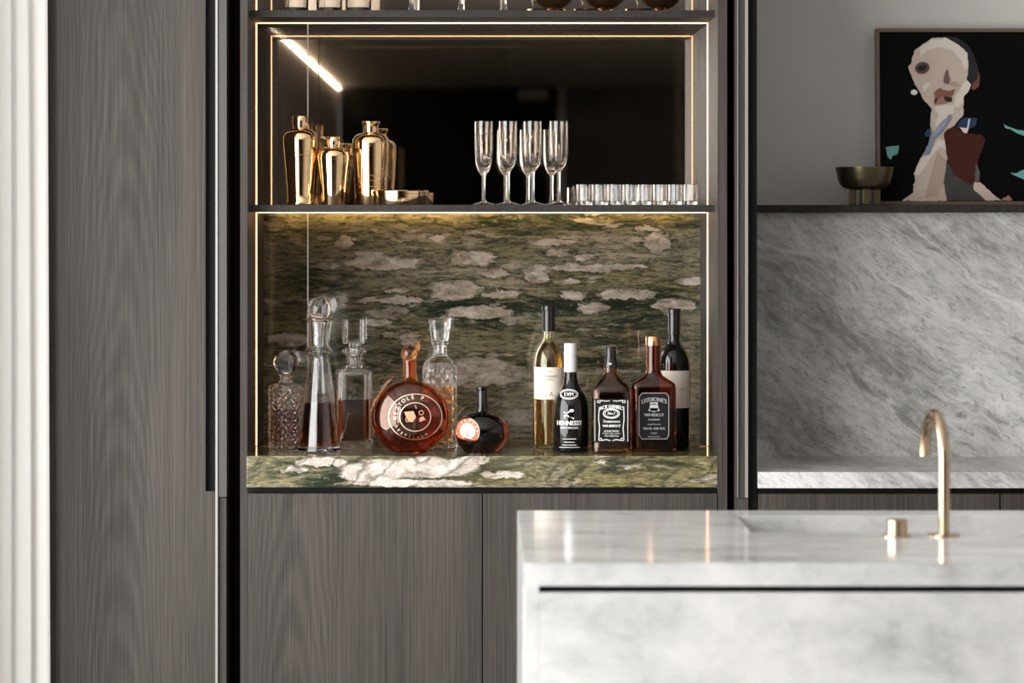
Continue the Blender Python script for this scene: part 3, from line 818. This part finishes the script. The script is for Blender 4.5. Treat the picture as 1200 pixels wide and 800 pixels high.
# --- square decanter, square stopper
def decanter_square():
    d = 7.235; u = S*d; B = base_y(d)
    t = stand('square_decanter', 'square clear glass decanter with block stopper, half full of whiskey', 'decanter', 415, d)
    prof = [(21, B, 7), (22, B-1.5, 7), (22, 445, 7), (22, 438, 6.5), (21, 434.5, 6), (16, 432, 4), (10, 430, 2.6), (8.4, 427, 2), (8.2, 418, 2), (9.5, 415.8, 2), (13.4, 414.5, 2), (14.4, 411.5, 2), (13.4, 408.8, 2), (9.0, 408.0, 2)]
    outer = px_rings(prof, B, d)
    loft('body', shell(outer, 3.0*u, 10.5*u), M['glass'], t, 72)
    loft('whiskey', fill(outer, 3.0*u, 11*u, (B-467)*u), M['whiskey_dark'], t, 72)
    st = loft('stopper', [(0,0,0,2),(12.2*u,12.2*u,0,5),(13.2*u,13.2*u,1.2*u,5),(13.4*u,13.4*u,28*u,5),(12.6*u,12.6*u,29*u,5),(0,0,29*u,2)], M['glass'], t, 64, loc=(0,0,(B-402.3)*u))
    loft('plug', [(0,0,0,2),(4.6*u,4.6*u,0,2),(6.0*u,6.0*u,12*u,2),(6.2*u,6.2*u,14*u,2),(0,0,14*u,2)], M['glass'], st, 32, loc=(0,0,-14.2*u))
decanter_square()

# --- cut square decanter, flared stopper
def decanter_cut():
    d = 7.235; u = S*d; B = base_y(d)
    t = stand('cut_glass_decanter', 'square cut-glass decanter with flared stopper and pale gold spirit', 'decanter', 515.5, d)
    prof = [(19.5, B, 6), (20.5, B-1.5, 6)] + [(20.5, B-2-i*2.2, 6) for i in range(1, 42)] + [(20.3, 429, 6), (18.6, 424.5, 5), (14, 420, 3.4), (9.5, 416.5, 2.4), (8.0, 413.5, 2), (7.8, 404, 2), (10.2, 402.4, 2), (10.8, 400.6, 2), (10.0, 399.4, 2)]
    outer = px_rings(prof, B, d)
    def cut(a, z, ri):
        if ri < 3 or ri > 43: return 1.0
        ph = z/u/13.0*PI; k = 6
        return 1.0 - 0.06*(1-abs(math.sin(k*a+ph))) - 0.06*(1-abs(math.sin(k*a-ph)))
    loft('body', shell(outer, 3.0*u, 6*u), M['glass'], t, 96, cut, True, 20)
    loft('spirit', fill([(r[0]*0.9, r[1]*0.9, r[2], r[3]) for r in outer], 2.6*u, 8*u, (B-453)*u), M['gold_spirit'], t, 56)
    st = loft('stopper', [(0,0,0,2),(9.6*u,9.6*u,0,2.6),(10.2*u,10.2*u,1.5*u,2.6),(13.6*u,13.6*u,23.5*u,2.6),(13.0*u,13.0*u,24.5*u,2.6),(0,0,24.5*u,2)], M['glass'], t, 24, None, True, 10, (0,0,(B-398.6)*u))
    loft('plug', [(0,0,0,2),(4.2*u,4.2*u,0,2),(5.4*u,5.4*u,16*u,2),(0,0,16*u,2)], M['glass'], st, 24, loc=(0,0,-16.2*u))
decanter_cut()

# --- big round amber flask
def ellipsoid_rings(hw, hd, z0, z1, n0, n1, steps=28):
    """flattened round body: rings from a small flat base to the neck root"""
    zc, rz = (z0+z1)/2, (z1-z0)/2; out = []
    a0 = math.asin(max(-1, -1 + 0.0)) if n0 is None else -math.acos(n0/hw); a1 = math.acos(n1/hw)
    for i in range(steps+1):
        a = a0 + (a1-a0)*i/steps; c = math.cos(a)
        out.append((hw*c, hd*c, zc + rz*math.sin(a)/max(abs(math.sin(a0)), 1e-6)*1.0 if a < 0 else zc + rz*math.sin(a)/math.sin(a1), 2))
    return out
def flask_amber():
    d = 7.10; u = S*d; B = base_y(d)
    t = stand('amber_flask', 'large round amber glass flask with ball stopper and ring lettering', 'bottle', 480, d)
    hd = 24*u
    rings = ellipsoid_rings(46*u, hd, 0, 84*u, 17*u, 9.5*u)
    neck = [(8.4*u, 8.4*u, 88*u, 2), (8.0*u, 8.0*u, 93*u, 2), (8.0*u, 8.0*u, 104*u, 2), (8.8*u, 8.8*u, 106.5*u, 2), (8.8*u, 8.8*u, 108*u, 2)]
    outer = rings + neck
    loft('body', shell(outer, 2.2*u, 3.5*u), M['amber_glass'], t, 72)
    loft('liquor', fill(outer, 2.2*u, 4*u, 60*u), M['amber_liquor'], t, 64)
    R = 9.8*u
    ball = [(0,0,-R,2)] + [(R*math.sin(PI*i/14), R*math.sin(PI*i/14), -R*math.cos(PI*i/14), 2) for i in range(1, 14)] + [(0,0,R,2)]
    st = loft('stopper', ball, M['amber_glass'], t, 36, loc=(-0.5*u, 0, 115.5*u))
    loft('plug', [(0,0,0,2),(5*u,5*u,0,2),(5.2*u,5.2*u,9*u,2),(0,0,9*u,2)], M['amber_glass'], st, 24, loc=(0,0,-17*u))
    zc = 42*u; rz = 42*u
    def surf(x, z):
        q = 1 - (x/(46*u))**2 - ((z-zc)/(rz*1.02))**2
        return -hd*math.sqrt(max(q, 0.02))
    def mapf(a, b): return (a, surf(a, b) - 0.0006, b)
    cx, cz = 7*u, 43*u
    g = Print(); g.ring(cx, cz, 31.5*u, 27*u, 0.9*u, 64); g.ring(cx, cz, 18.5*u, 17*u, 0.9*u, 48); g.build('ring_print', mapf, M['print_gold'], t)
    g = Print()
    g.ring_text('REZTOLE P', cx, cz, 23*u, 6.2*u, math.radians(190), math.radians(62))
    g.ring_text('DESTILADO ', cx, cz, 24.6*u, 4.6*u, math.radians(200), math.radians(320))
    g.build('ring_lettering', mapf, M['label_white'], t)
    g = Print()
    g.poly([(cx-13*u, cz+6*u), (cx-2*u, cz+7*u), (cx+1*u, cz), (cx-3*u, cz-6*u), (cx-8*u, cz-5*u)])
    g.poly([(cx+5*u, cz-6*u), (cx+12*u, cz-3*u), (cx+9*u, cz+1*u), (cx+5*u, cz-1*u)])
    g.ring(cx+7*u, cz+5*u, 3*u, 3*u, 1*u, 20); g.ring(cx-9*u, cz-3*u, 2.4*u, 3*u, 0.9*u, 20)
    g.poly([(cx-0.5*u, cz+14*u), (cx+0.6*u, cz+14*u), (cx+2*u, cz+9.5*u), (cx+0.5*u, cz+10*u)])
    g.build('emblem', mapf, M['print_copper'], t)
flask_amber()

# --- small dark round flask with a round sticker
def flask_dark():
    d = 7.10; u = S*d; B = base_y(d)
    t = stand('dark_flask', 'small squat dark brown flask with round orange and white sticker', 'bottle', 565, d)
    hd = 24*u
    rings = ellipsoid_rings(31.5*u, hd, 0, 48*u, 19*u, 8*u)
    outer = rings + [(6.6*u, 6.6*u, 51*u, 2), (6.0*u, 6.0*u, 55*u, 2), (6.0*u, 6.0*u, 73*u, 2), (7.2*u, 7.2*u, 74*u, 2), (7.2*u, 7.2*u, 76.5*u, 2), (6.6*u, 6.6*u, 77*u, 2)]
    loft('body', [(0,0,0,2)] + outer + [(0,0,77*u,2)], M['dark_glass'], t, 64)
    loft('neck_band', [(6.05*u,6.05*u,57*u,2),(6.3*u,6.3*u,57*u,2),(6.3*u,6.3*u,72*u,2),(6.05*u,6.05*u,72*u,2)], M['foil_black'], t, 36)
    zc = 24*u; rz = 24.5*u
    def surf(x, z):
        q = 1 - (x/(31.5*u))**2 - ((z-zc)/rz)**2
        return -hd*math.sqrt(max(q, 0.0))
    def mp(o): return lambda a, b: (a, surf(a, b) - o, b)
    cx, cz, R = -17.0*u, 26*u, 15.2*u
    # the sticker lies on a disc turned towards the left front, wrapped on the glass
    def wrap(o):
        def f(a, b):
            x = cx + (a - cx) * 0.92; return (max(x, -31*u), surf(max(x, -31*u), b) - o, b)
        return f
    def disc_grid(r0, r1, n=40, m=6):
        g = Print(); vs = []
        for j in range(m+1):
            r = r0 + (r1-r0)*j/m
            vs += [(cx + r*math.cos(2*PI*i/n), cz + r*math.sin(2*PI*i/n)) for i in range(n)]
        g.add(vs, [(j*n+i, j*n+(i+1) % n, (j+1)*n+(i+1) % n, (j+1)*n+i) for j in range(m) for i in range(n)])
        return g
    disc_grid(0.01*u, R).build('sticker', wrap(0.0006), M['label_white'], t)
    disc_grid(9.6*u, R-0.8*u, 40, 3).build('sticker_ring', wrap(0.0010), M['label_orange'], t)
    g = Print(); g.ring_text('VERMEER', cx, cz, 12*u, 4.6*u, math.radians(165), math.radians(-10)); g.build('sticker_lettering', wrap(0.0014), M['label_white'], t)
    g = Print(); g.poly([(cx-6*u, cz-7*u), (cx-2*u, cz-2*u), (cx+2*u, cz-1*u), (cx+9*u, cz-7*u), (cx+8*u, cz-9*u), (cx+2*u, cz-5*u), (cx-2*u, cz-8.6*u)]); g.build('sticker_mark', wrap(0.0010), M['label_orange'], t)
flask_dark()

# --- wine bottles
def wine(name, label, cx, d, hw, top, sh0, sh1, neck, glass, wine_mat, level, cap, lab, lines, solid=False):
    u = S*d; B = base_y(d)
    t = stand(name, label, 'bottle', cx, d)
    prof = [(hw-1.2, B), (hw, B-2), (hw, sh1)]
    for fw_, fy in ((0.985, 0.12), (0.94, 0.27), (0.86, 0.42), (0.74, 0.57), (0.56, 0.70), (0.36, 0.81), (0.18, 0.91), (0.06, 1.0)):
        prof.append((neck + (hw-neck)*fw_, sh1 + (sh0-sh1)*fy))
    prof += [(neck, sh0-3), (neck-0.3, top+5), (neck+0.6, top+4), (neck+0.6, top+1), (neck-0.4, top+0.4)]
    outer = px_rings(prof, B, d)
    if solid: loft('body', [(0,0,0,2)] + outer + [(0,0,outer[-1][2],2)], glass, t, 56)
    else:
        loft('body', shell(outer, 2*u, 4*u), glass, t, 56)
        loft('wine', fill(outer, 2*u, 4.5*u, (B-level)*u), wine_mat, t, 56)
    c0, c1 = cap
    cr = (neck+0.9)*u
    loft('capsule', [(cr, cr, (B-c1)*u, 2), (cr, cr, (B-c0-6)*u, 2), (cr+0.9*u, cr+0.9*u, (B-c0-5.5)*u, 2), (cr+0.9*u, cr+0.9*u, (B-c0-1)*u, 2), (cr, cr, (B-c0)*u, 2), (0,0,(B-c0)*u,2)], M['foil_black'], t, 36)
    l0, l1, span = lab
    g = Print(); R = hw*u
    g.grid(-span*R, span*R, (B-l1)*u, (B-l0)*u, 28, 2); g.build('paper_label', on_cyl(R, 0.0004), M['paper'], t)
    g = Print()
    for (tx, ty, sz, kind, dxu) in lines:
        if kind == 't': g.text(tx, dxu*u, (B-ty)*u, sz*u)
    g.build('label_lettering', on_cyl(R, 0.0008), M['print_brown'], t)
    return t, B, u, R
t, B, u, R = wine('wine_bottle', 'white wine bottle with cream label and black capsule', 643, 7.245, 18, 358, 398, 428, 6.6, M['white_wine_glass'], M['white_wine'], 402, (357.5, 388), (429.5, 467, 1.25),
     [('Vaquero', 439.5, 5.2, 't', 2.5), ('BLANC', 443.8, 3.0, 't', 1.0)])
g = Print(); g.line([(-1.0*u, (B-436)*u), (1.6*u, (B-433.6)*u), (4.5*u, (B-436)*u)], 0.5*u); g.build('label_crest', on_cyl(R, 0.0008), M['print_brown'], t)
g = Print(); g.line([(-4*u, (B-463)*u), (2*u, (B-462)*u), (2.6*u, (B-458)*u), (4*u, (B-462)*u), (8*u, (B-463)*u)], 0.6*u)
g.build('label_drawing', on_cyl(R, 0.0008), M['print_brown'], t)
wine('wine_bottle', 'red wine bottle with cream label standing behind the amber bourbon bottle', 790, 7.255, 19, 362, 401, 430, 6.6, M['black_glass'], None, 0, (361.5, 392), (433.5, 477, 1.2),
     [('1987', 455.5, 3.6, 't', 8.5)], True)

# --- black cognac-style bottle with silver cap
def cognac():
    d = 7.145; u = S*d; B = base_y(d)
    t = stand('cognac_bottle', 'black bottle with silver white cap and white lettering', 'bottle', 668.5, d)
    prof = [(20, B), (21, B-2), (21.3, 500), (21, 478), (20, 470), (17.4, 463), (13, 457), (9.4, 450), (7.8, 444), (7.2, 435), (7.0, 404)]
    outer = px_rings(prof, B, d)
    loft('body', [(0,0,0,2)] + outer + [(0,0,outer[-1][2],2)], M['black_glass'], t, 56)
    c = lambda h, y: (h*u, h*u, (B-y)*u, 2)
    loft('cap', [c(7.4, 435.5), c(7.7, 435.5), c(7.5, 416), c(7.9, 415.5), c(7.9, 413), c(7.4, 412.5), c(7.5, 403), c(6.8, 402), (0,0,(B-402)*u,2)], M['foil_white'], t, 36)
    R = 21.2*u
    g = Print(); g.text('HENNESSY', -2.5*u, (B-494.5)*u, 7.6*u, 31*u, 0.5*u); g.text('VERY SPECIAL', -2*u, (B-500)*u, 3.2*u, 22*u, 0.2*u)
    g.build('white_lettering', on_cyl(R, 0.0005), M['print_white'], t)
    g = Print()
    for i, (y, wv) in enumerate(((512.8, 16), (516.6, 13), (519.8, 17), (522.6, 25))):
        g.grid((-2-wv/2)*u, (-2+wv/2)*u, (B-y-0.35)*u, (B-y+0.35)*u, 8, 1)
    g.build('fine_print', on_cyl(R, 0.0005), M['print_white'], t)
    g = Print()
    g.line([(-9*u, (B-482)*u), (-4*u, (B-482.5)*u), (0*u, (B-479.5)*u), (3.5*u, (B-479)*u)], 1.2*u); g.ring(0.8*u, (B-479.8)*u, 2.6*u, 1.8*u, 0.9*u, 16)
    g.poly([(-8*u, (B-489)*u), (-8.5*u, (B-485)*u), (-5*u, (B-484)*u), (-1*u, (B-487.5)*u), (3.5*u, (B-488)*u), (3.5*u, (B-489.5)*u)])
    g.build('emblem', on_cyl(R, 0.0005), M['print_white'], t)
    # oval shoulder medallion, following the shoulder slope
    def rad(z):
        for a, b in zip(outer, outer[1:]):
            if a[2] <= z <= b[2]: return a[0] + (b[0]-a[0])*(z-a[2])/(b[2]-a[2])
        return outer[-1][0]
    def mp(o): return lambda a, b: (math.sin(a/(rad(b)+1e-6))*(rad(b)+o), -math.cos(a/(rad(b)+1e-6))*(rad(b)+o), b)
    zc = (B-461)*u
    g = Print(); g.ring(-2.5*u, zc, 11.3*u, 5.8*u, 1.0*u, 36); g.ring(-2.5*u, zc, 9.2*u, 4.2*u, 0.45*u, 36); g.text('LVM', -2.5*u, zc, 5.6*u, 10*u, 0.4*u)
    g.build('oval_medallion', mp(0.0009), M['print_white'], t)
cognac()

# --- square whiskey bottle with black label
def whiskey_sq():
    d = 7.115; u = S*d; B = base_y(d)
    t = stand('whiskey_bottle', 'square whiskey bottle with black cap and ornate black label', 'bottle', 715.5, d)
    E = 7
    prof = [(20.5, B, E), (22.3, B-2, E), (22.3, 463, E), (22.0, 457, E), (20.6, 452.5, 5.5), (17, 447.5, 4), (12.5, 442, 3), (9.2, 437.5, 2.2), (8.3, 434.5, 2), (8.2, 428, 2), (6.6, 424, 2), (6.0, 410, 2)]
    outer = px_rings(prof, B, d)
    loft('body', shell(outer, 2.0*u, 5*u), M['honey_glass'], t, 72)
    loft('whiskey', fill(outer, 2.0*u, 5.4*u, (B-445)*u), M['whiskey_dark'], t, 72)
    c = lambda h, y: (h*u, h*u, (B-y)*u, 2)
    loft('cap', [c(8.5, 430.5), c(8.8, 430.5), c(8.6, 428), c(7.2, 421), c(6.5, 417), c(6.4, 407), c(5.9, 406), (0,0,(B-406)*u,2)], M['foil_black'], t, 36)
    yf = -22.3*u
    g = Print(); g.grid(-20.2*u, 20.2*u, (B-517)*u, (B-466)*u, 2, 2); g.build('black_label', on_flat(yf-0.0005), M['label_black'], t)
    g = Print()
    T = lambda s_, y, sz, wv, b=0.2, ar=0.0: g.text(s_, 0, (B-y)*u, sz*u, wv*u, b*u, ar*u)
    T("JACK DANIEL'S", 475, 6.2, 30, 0.6, 3.0)
    g.ring(0, (B-483)*u, 9.8*u, 6.0*u, 1.3*u, 40); g.ring(0, (B-483)*u, 7.4*u, 4.2*u, 0.5*u, 40); T('No.7', 483, 4.2, 8.5, 0.4)
    T('Tennessee', 492.2, 5.0, 20, 0.4); T('WHISKEY', 497.6, 4.0, 21, 0.6)
    T('SOUR MASH', 503.5, 2.8, 17, 0.25); T('DISTILLED', 506.2, 2.4, 20, 0.25); T('70cl 40% Vol', 509.2, 2.8, 16, 0.2)
    # ornamental border with scrolled corners
    for sx in (-1, 1):
        g.line([(sx*14.5*u, (B-480)*u), (sx*14.8*u, (B-490)*u), (sx*13.6*u, (B-500)*u), (sx*14.6*u, (B-511)*u)], 0.9*u)
        g.line([(sx*19.2*u, (B-467.5)*u), (sx*19.2*u, (B-515.5)*u)], 0.55*u)
        g.ring(sx*13*u, (B-513)*u, 2.2*u, 1.8*u, 0.8*u, 16); g.ring(sx*14.5*u, (B-469.2)*u, 2.2*u, 1.6*u, 0.7*u, 16)
        g.line([(sx*2*u, (B-468.2)*u), (sx*7*u, (B-468.6)*u), (sx*13*u, (B-467.6)*u)], 0.8*u)
        g.line([(sx*1.2*u, (B-514.5)*u), (sx*6*u, (B-513.2)*u), (sx*11*u, (B-514.4)*u)], 0.9*u)
    g.build('label_lettering', on_flat(yf-0.0009), M['print_white'], t)
    g = Print(); g.disc(-1.5*u, (B-425.8)*u, 2.6*u, 1.4*u); g.build('cap_mark', lambda a, b: (a, -9.2*u, b), M['print_grey'], t)
whiskey_sq()

# --- rectangular amber bourbon bottle with copper cap
def bourbon():
    d = 7.135; u = S*d; B = base_y(d)
    t = stand('bourbon_bottle', 'flat amber bourbon bottle with copper cap and silver framed label', 'bottle', 765.5, d)
    E = 8; q = 0.62
    prof = [(24.5, B, E, q), (26, B-2, E, q), (26, 455, E, q), (25.5, 450, 7, q), (23, 447, 6, q), (17, 443.5, 4, 0.7), (11.5, 440, 2.6, 0.9), (9.4, 436, 2, 1), (9.0, 430, 2, 1), (8.9, 402, 2, 1)]
    outer = px_rings(prof, B, d)
    loft('body', shell(outer, 2.0*u, 4*u), M['brown_glass'], t, 72)
    loft('bourbon', fill(outer, 2.0*u, 4.4*u, (B-478)*u), M['whiskey_dark'], t, 72)
    c = lambda h, y: (h*u, h*u, (B-y)*u, 2)
    loft('cap', [c(9.1, 404.5), c(9.4, 404.5), c(9.4, 395), c(8.8, 394), (0,0,(B-394)*u,2)], M['copper'], t, 36)
    yf = -26*q*u
    g = Print(); g.poly([(-14.5*u, (B-513)*u), (15*u, (B-513)*u), (17.3*u, (B-508)*u), (17.3*u, (B-464)*u), (14*u, (B-459.5)*u), (-13.5*u, (B-459.5)*u), (-17.3*u, (B-464)*u), (-17.3*u, (B-508)*u)])
    g.build('dark_label', on_flat(yf-0.0005), M['label_black'], t)
    g = Print()
    T = lambda s_, y, sz, wv, b=0.2, ar=0.0: g.text(s_, 0, (B-y)*u, sz*u, wv*u, b*u, ar*u)
    g.line([(-14.5*u, (B-513)*u), (15*u, (B-513)*u), (17.3*u, (B-508)*u), (17.3*u, (B-464)*u), (14*u, (B-459.5)*u), (-13.5*u, (B-459.5)*u), (-17.3*u, (B-464)*u), (-17.3*u, (B-508)*u), (-14.5*u, (B-513)*u)], 0.6*u)
    T("LEEDIONE'S", 467, 7.0, 29, 0.4, 3.0)
    g.disc(0, (B-476.5)*u, 5.2*u, 5.0*u); g.poly([(-6.5*u, (B-480.5)*u), (6.5*u, (B-480.5)*u), (5.5*u, (B-477)*u), (-5.5*u, (B-477)*u)]); g.poly([(-4.6*u, (B-470.2)*u), (4.6*u, (B-470.2)*u), (4.6*u, (B-473)*u), (-4.6*u, (B-473)*u)])
    T('WHISKEY', 485.2, 4.6, 23, 0.4); T('BOURBON', 490.6, 3.0, 13, 0.2); T('small batch', 496, 2.8, 15, 0.15)
    T('750 ML 43% VOL', 501, 3.6, 26, 0.3); T('1987', 506.5, 2.8, 7, 0.2); T('KENTUCKY', 510.5, 2.2, 13, 0.15)
    g.build('label_lettering', on_flat(yf-0.0009), M['print_grey'], t)
bourbon()

# ================================================================== SHELF OBJECTS (middle shelf)
ZM = zs(240.0)
def on_shelf(name, label, cat, cx, d, group=None, z=ZM): return thing(name, label, cat, (X(cx, d), d, z), group)
def shaker(label, cx, d, prof, cap, lines=(), seg=64):
    u = S*d; B = base_y(d, ZM)
    t = on_shelf('cocktail_shaker', label, 'shaker', cx, d)
    rings = px_rings(prof, B, d)
    loft('body', [(0,0,rings[0][2],2)] + rings + [(0,0,rings[-1][2],2)], M['brass'], t, seg, None, True, 50)
    cr = px_rings(cap, B, d)
    loft('cap', [(0,0,cr[0][2],2)] + cr + [(0,0,cr[-1][2],2)], M['brass'], t, seg, None, True, 40)
    for (h, y) in lines:
        loft('ring', [(h*u,h*u,(B-y-0.7)*u,2),((h+0.7)*u,(h+0.7)*u,(B-y-0.4)*u,2),((h+0.7)*u,(h+0.7)*u,(B-y+0.4)*u,2),(h*u,h*u,(B-y+0.7)*u,2)], M['brass'], t, seg)
B_ = base_y(7.22, ZM)
shaker('tallest brass cocktail shaker with plain tapered body', 352, 7.22, [(16.6,B_),(17.2,B_-1.5),(15.4,B_-5),(15.8,225),(17.6,200),(19.6,178),(20.6,165),(20.3,160),(18.6,156),(15,153.2),(10.6,151.2),(9.2,150.2)], [(9.0,150.1),(9.4,148),(9.7,138.5),(9.0,136.2)], [(19.2,182)])
shaker('small brass cocktail shaker, shortest of the three', 390.5, 7.215, [(14.4,B_),(14.6,B_-1),(16.4,212),(18.6,192),(19.4,184),(19.0,180),(17.0,176),(13,173.4),(9,172.2)], [(8.0,172.1),(8.7,169),(8.8,164),(7.8,160.6),(6.4,160)], [(18.9,187)])
B2 = base_y(7.245, ZM)
shaker('brass cocktail shaker with ribbed lower body and flared lip', 434.5, 7.245, [(17.6,B2),(18.2,B2-1),(18.3,227),(19.2,215),(20.4,198),(21.4,178),(21.6,168),(21.0,163),(19,159.5),(15,157),(10.4,156),(9.2,155)], [(9.0,154.9),(8.8,148),(9.6,145.6),(10.8,144.4),(10.8,142.6),(9.6,141.8)], [(18.4,226),(19.0,219),(19.4,212),(19.8,206)])
def brass_tin():
    d = 7.178; u = S*d; B = base_y(d, ZM)
    t = on_shelf('brass_tin', 'low round brass tin beside the ribbed shaker', 'tin', 469.5, d)
    r = px_rings([(32,B),(32.5,B-0.8),(32.5,227)], B, d)
    loft('body', [(0,0,0,2)] + r + [(0,0,r[-1][2],2)], M['brass'], t, 72)
    r = px_rings([(32.6,227),(33.1,226.6),(33.1,223.8),(32.4,223)], B, d)
    loft('lid', [(0,0,r[0][2],2)] + r + [(0,0,r[-1][2],2)], M['brass'], t, 72)
brass_tin()
def copy_thing(src, loc, label=None):
    c = src.copy(); C.objects.link(c); c.location = loc
    if label: c['label'] = label
    for ch in src.children:
        k = ch.copy(); C.objects.link(k); k.parent = c
        for g_ in ch.children:
            e = g_.copy(); C.objects.link(e); e.parent = k
    return c
def flute():
    d = 7.20; u = S*d; B = base_y(d, ZM)
    t = on_shelf('champagne_flute', 'faceted champagne flute with slim stem on the oak shelf', 'glass', 567, d, 'champagne flutes on the shelf')
    fac = lambda a, z, ri: 1.0 - 0.05*abs(math.sin(5*a)) if (B-196)*u < z < (B-156)*u else 1.0
    out = px_rings([(2.4,200.5),(4.5,198.5),(7.8,193),(10.0,186),(10.8,178),(10.9,170),(10.7,160),(10.6,156.5),(10.6,150),(10.4,142)], B, d)
    ins = px_rings([(9.9,142.1),(10.0,150),(10.0,158),(10.1,170),(9.8,179),(8.6,186),(5.6,192),(2.2,195)], B, d)
    loft('bowl', [(0,0,out[0][2],2)] + out + ins + [(0,0,ins[-1][2]-0.0003,2)], M['glass_smoke'], t, 50, fac, True, 25)
    st = px_rings([(4.6,236.6),(2.6,235),(2.0,231),(1.75,222),(1.75,208),(2.0,203),(2.6,200.7)], B, d)
    loft('stem', [(0,0,st[0][2],2)] + st + [(0,0,st[-1][2],2)], M['glass_smoke'], t, 24)
    ft = px_rings([(13.6,B),(14,B-0.6),(10,238.2),(4.6,236.8)], B, d)
    loft('foot', [(0,0,ft[0][2],2)] + ft + [(0,0,ft[-1][2],2)], M['glass_smoke'], t, 40)
    return t
f0 = flute()
f0['label'] = 'faceted champagne flute, first in the row from the brass tin'
for px, nth in ((595.5, 'second'), (624.5, 'third'), (655, 'last')): copy_thing(f0, (X(px, 7.20), 7.20, ZM), 'faceted champagne flute, %s in the row from the brass tin' % nth)
def shot():
    d = 7.17; u = S*d; B = base_y(d, ZM)
    t = on_shelf('shot_glass', 'small straight faceted shot glass in the row beside the flutes', 'glass', 684, d, 'shot glasses on the shelf')
    out = px_rings([(8.0,B),(8.4,B-0.8),(8.6,216)], B, d)
    fac = lambda a, z, ri: 1.0 - 0.045*abs(math.sin(6*a))
    loft('vessel', shell(out, 1.1*u, 4*u), M['glass'], t, 48, fac, True, 20)
    return t
s0 = shot()
NTH = ['first', 'second', 'third', 'fourth', 'fifth', 'sixth', 'seventh', 'last']
s0['label'] = 'small faceted shot glass, first in the row from the flutes'
for i in range(1, 8): copy_thing(s0, (X(684 + i*17.9, 7.17), 7.17, ZM), 'small faceted shot glass, %s in the row from the flutes' % NTH[i])

# ================================================================== TOP SHELF (only the feet show)
ZT = zs(12.0)
def highball():
    d = 7.22; u = S*d
    t = on_shelf('highball_glass', 'tall straight glass on the top shelf above the shakers', 'glass', 346, d, 'tall glasses on the top shelf', ZT)
    out = [(14.4*u,14.4*u,0,2),(15*u,15*u,1*u,2),(15.6*u,15.6*u,76*u,2)]
    loft('vessel', shell(out, 1.3*u, 6*u), M['glass_smoke'], t, 48)
    return t
h0 = highball()
h0['label'] = 'tall straight glass on the top shelf, farthest from the stemmed glasses'
for px, w_ in ((386, 'middle of the three straight glasses'), (420, 'nearest the stemmed glasses')): copy_thing(h0, (X(px, 7.22), 7.22, ZT), 'tall straight glass on the top shelf, ' + w_)
def wineglass():
    d = 7.22; u = S*d
    t = on_shelf('wine_glass', 'stemmed wine glass on the top shelf above the flutes', 'glass', 482, d, 'wine glasses on the top shelf', ZT)
    c = lambda h, z: (h*u, h*u, z*u, 2)
    loft('foot', [(0,0,0,2), c(17,0), c(17.4,0.6), c(10,2), c(5,3), (0,0,3*u,2)], M['glass_smoke'], t, 40)
    loft('stem', [(0,0,3.1*u,2), c(5,3.1), c(3.4,5), c(2.6,12), c(2.4,40), c(3.4,46), (0,0,46*u,2)], M['glass_smoke'], t, 24)
    loft('bowl', [(0,0,46.2*u,2), c(4,46.2), c(14,53), c(20,66), c(21,80), c(17,105), c(16,105), c(20,80), c(19,67), c(13,54.6), c(3,49), (0,0,48.6*u,2)], M['glass_smoke'], t, 40)
    return t
w0 = wineglass()
w0['label'] = 'stemmed wine glass on the top shelf, nearest the straight glasses'
for px, w_ in ((540, 'middle of the three stemmed glasses'), (591, 'nearest the brass coupes')): copy_thing(w0, (X(px, 7.22), 7.22, ZT), 'stemmed wine glass on the top shelf, ' + w_)
def coupe():
    d = 7.21; u = S*d
    t = on_shelf('brass_coupe', 'shallow brass coupe cup on the top shelf above the shot glasses', 'cup', 648, d, 'brass coupes on the top shelf', ZT)
    c = lambda h, z: (h*u, h*u, z*u, 2)
    loft('foot', [(0,0,0,2), c(8,0), c(8.2,0.8), c(5.2,2), c(4.2,3.2), (0,0,3.2*u,2)], M['brass'], t, 40)
    loft('bowl', [(0,0,3.3*u,2), c(4.6,3.3), c(9,5), c(16,8.6), c(21.5,13.5), c(24,20), c(25,28), c(24.3,28), c(23.2,20), c(20.4,14.2), c(12,8.6), (0,0,6*u,2)], M['brass'], t, 48)
    return t
c0 = coupe()
c0['label'] = 'shallow brass coupe on the top shelf, nearest the stemmed glasses'
for px, w_ in ((708, 'middle of the three coupes'), (774, 'farthest from the stemmed glasses')): copy_thing(c0, (X(px, 7.21), 7.21, ZT), 'shallow brass coupe on the top shelf, ' + w_)
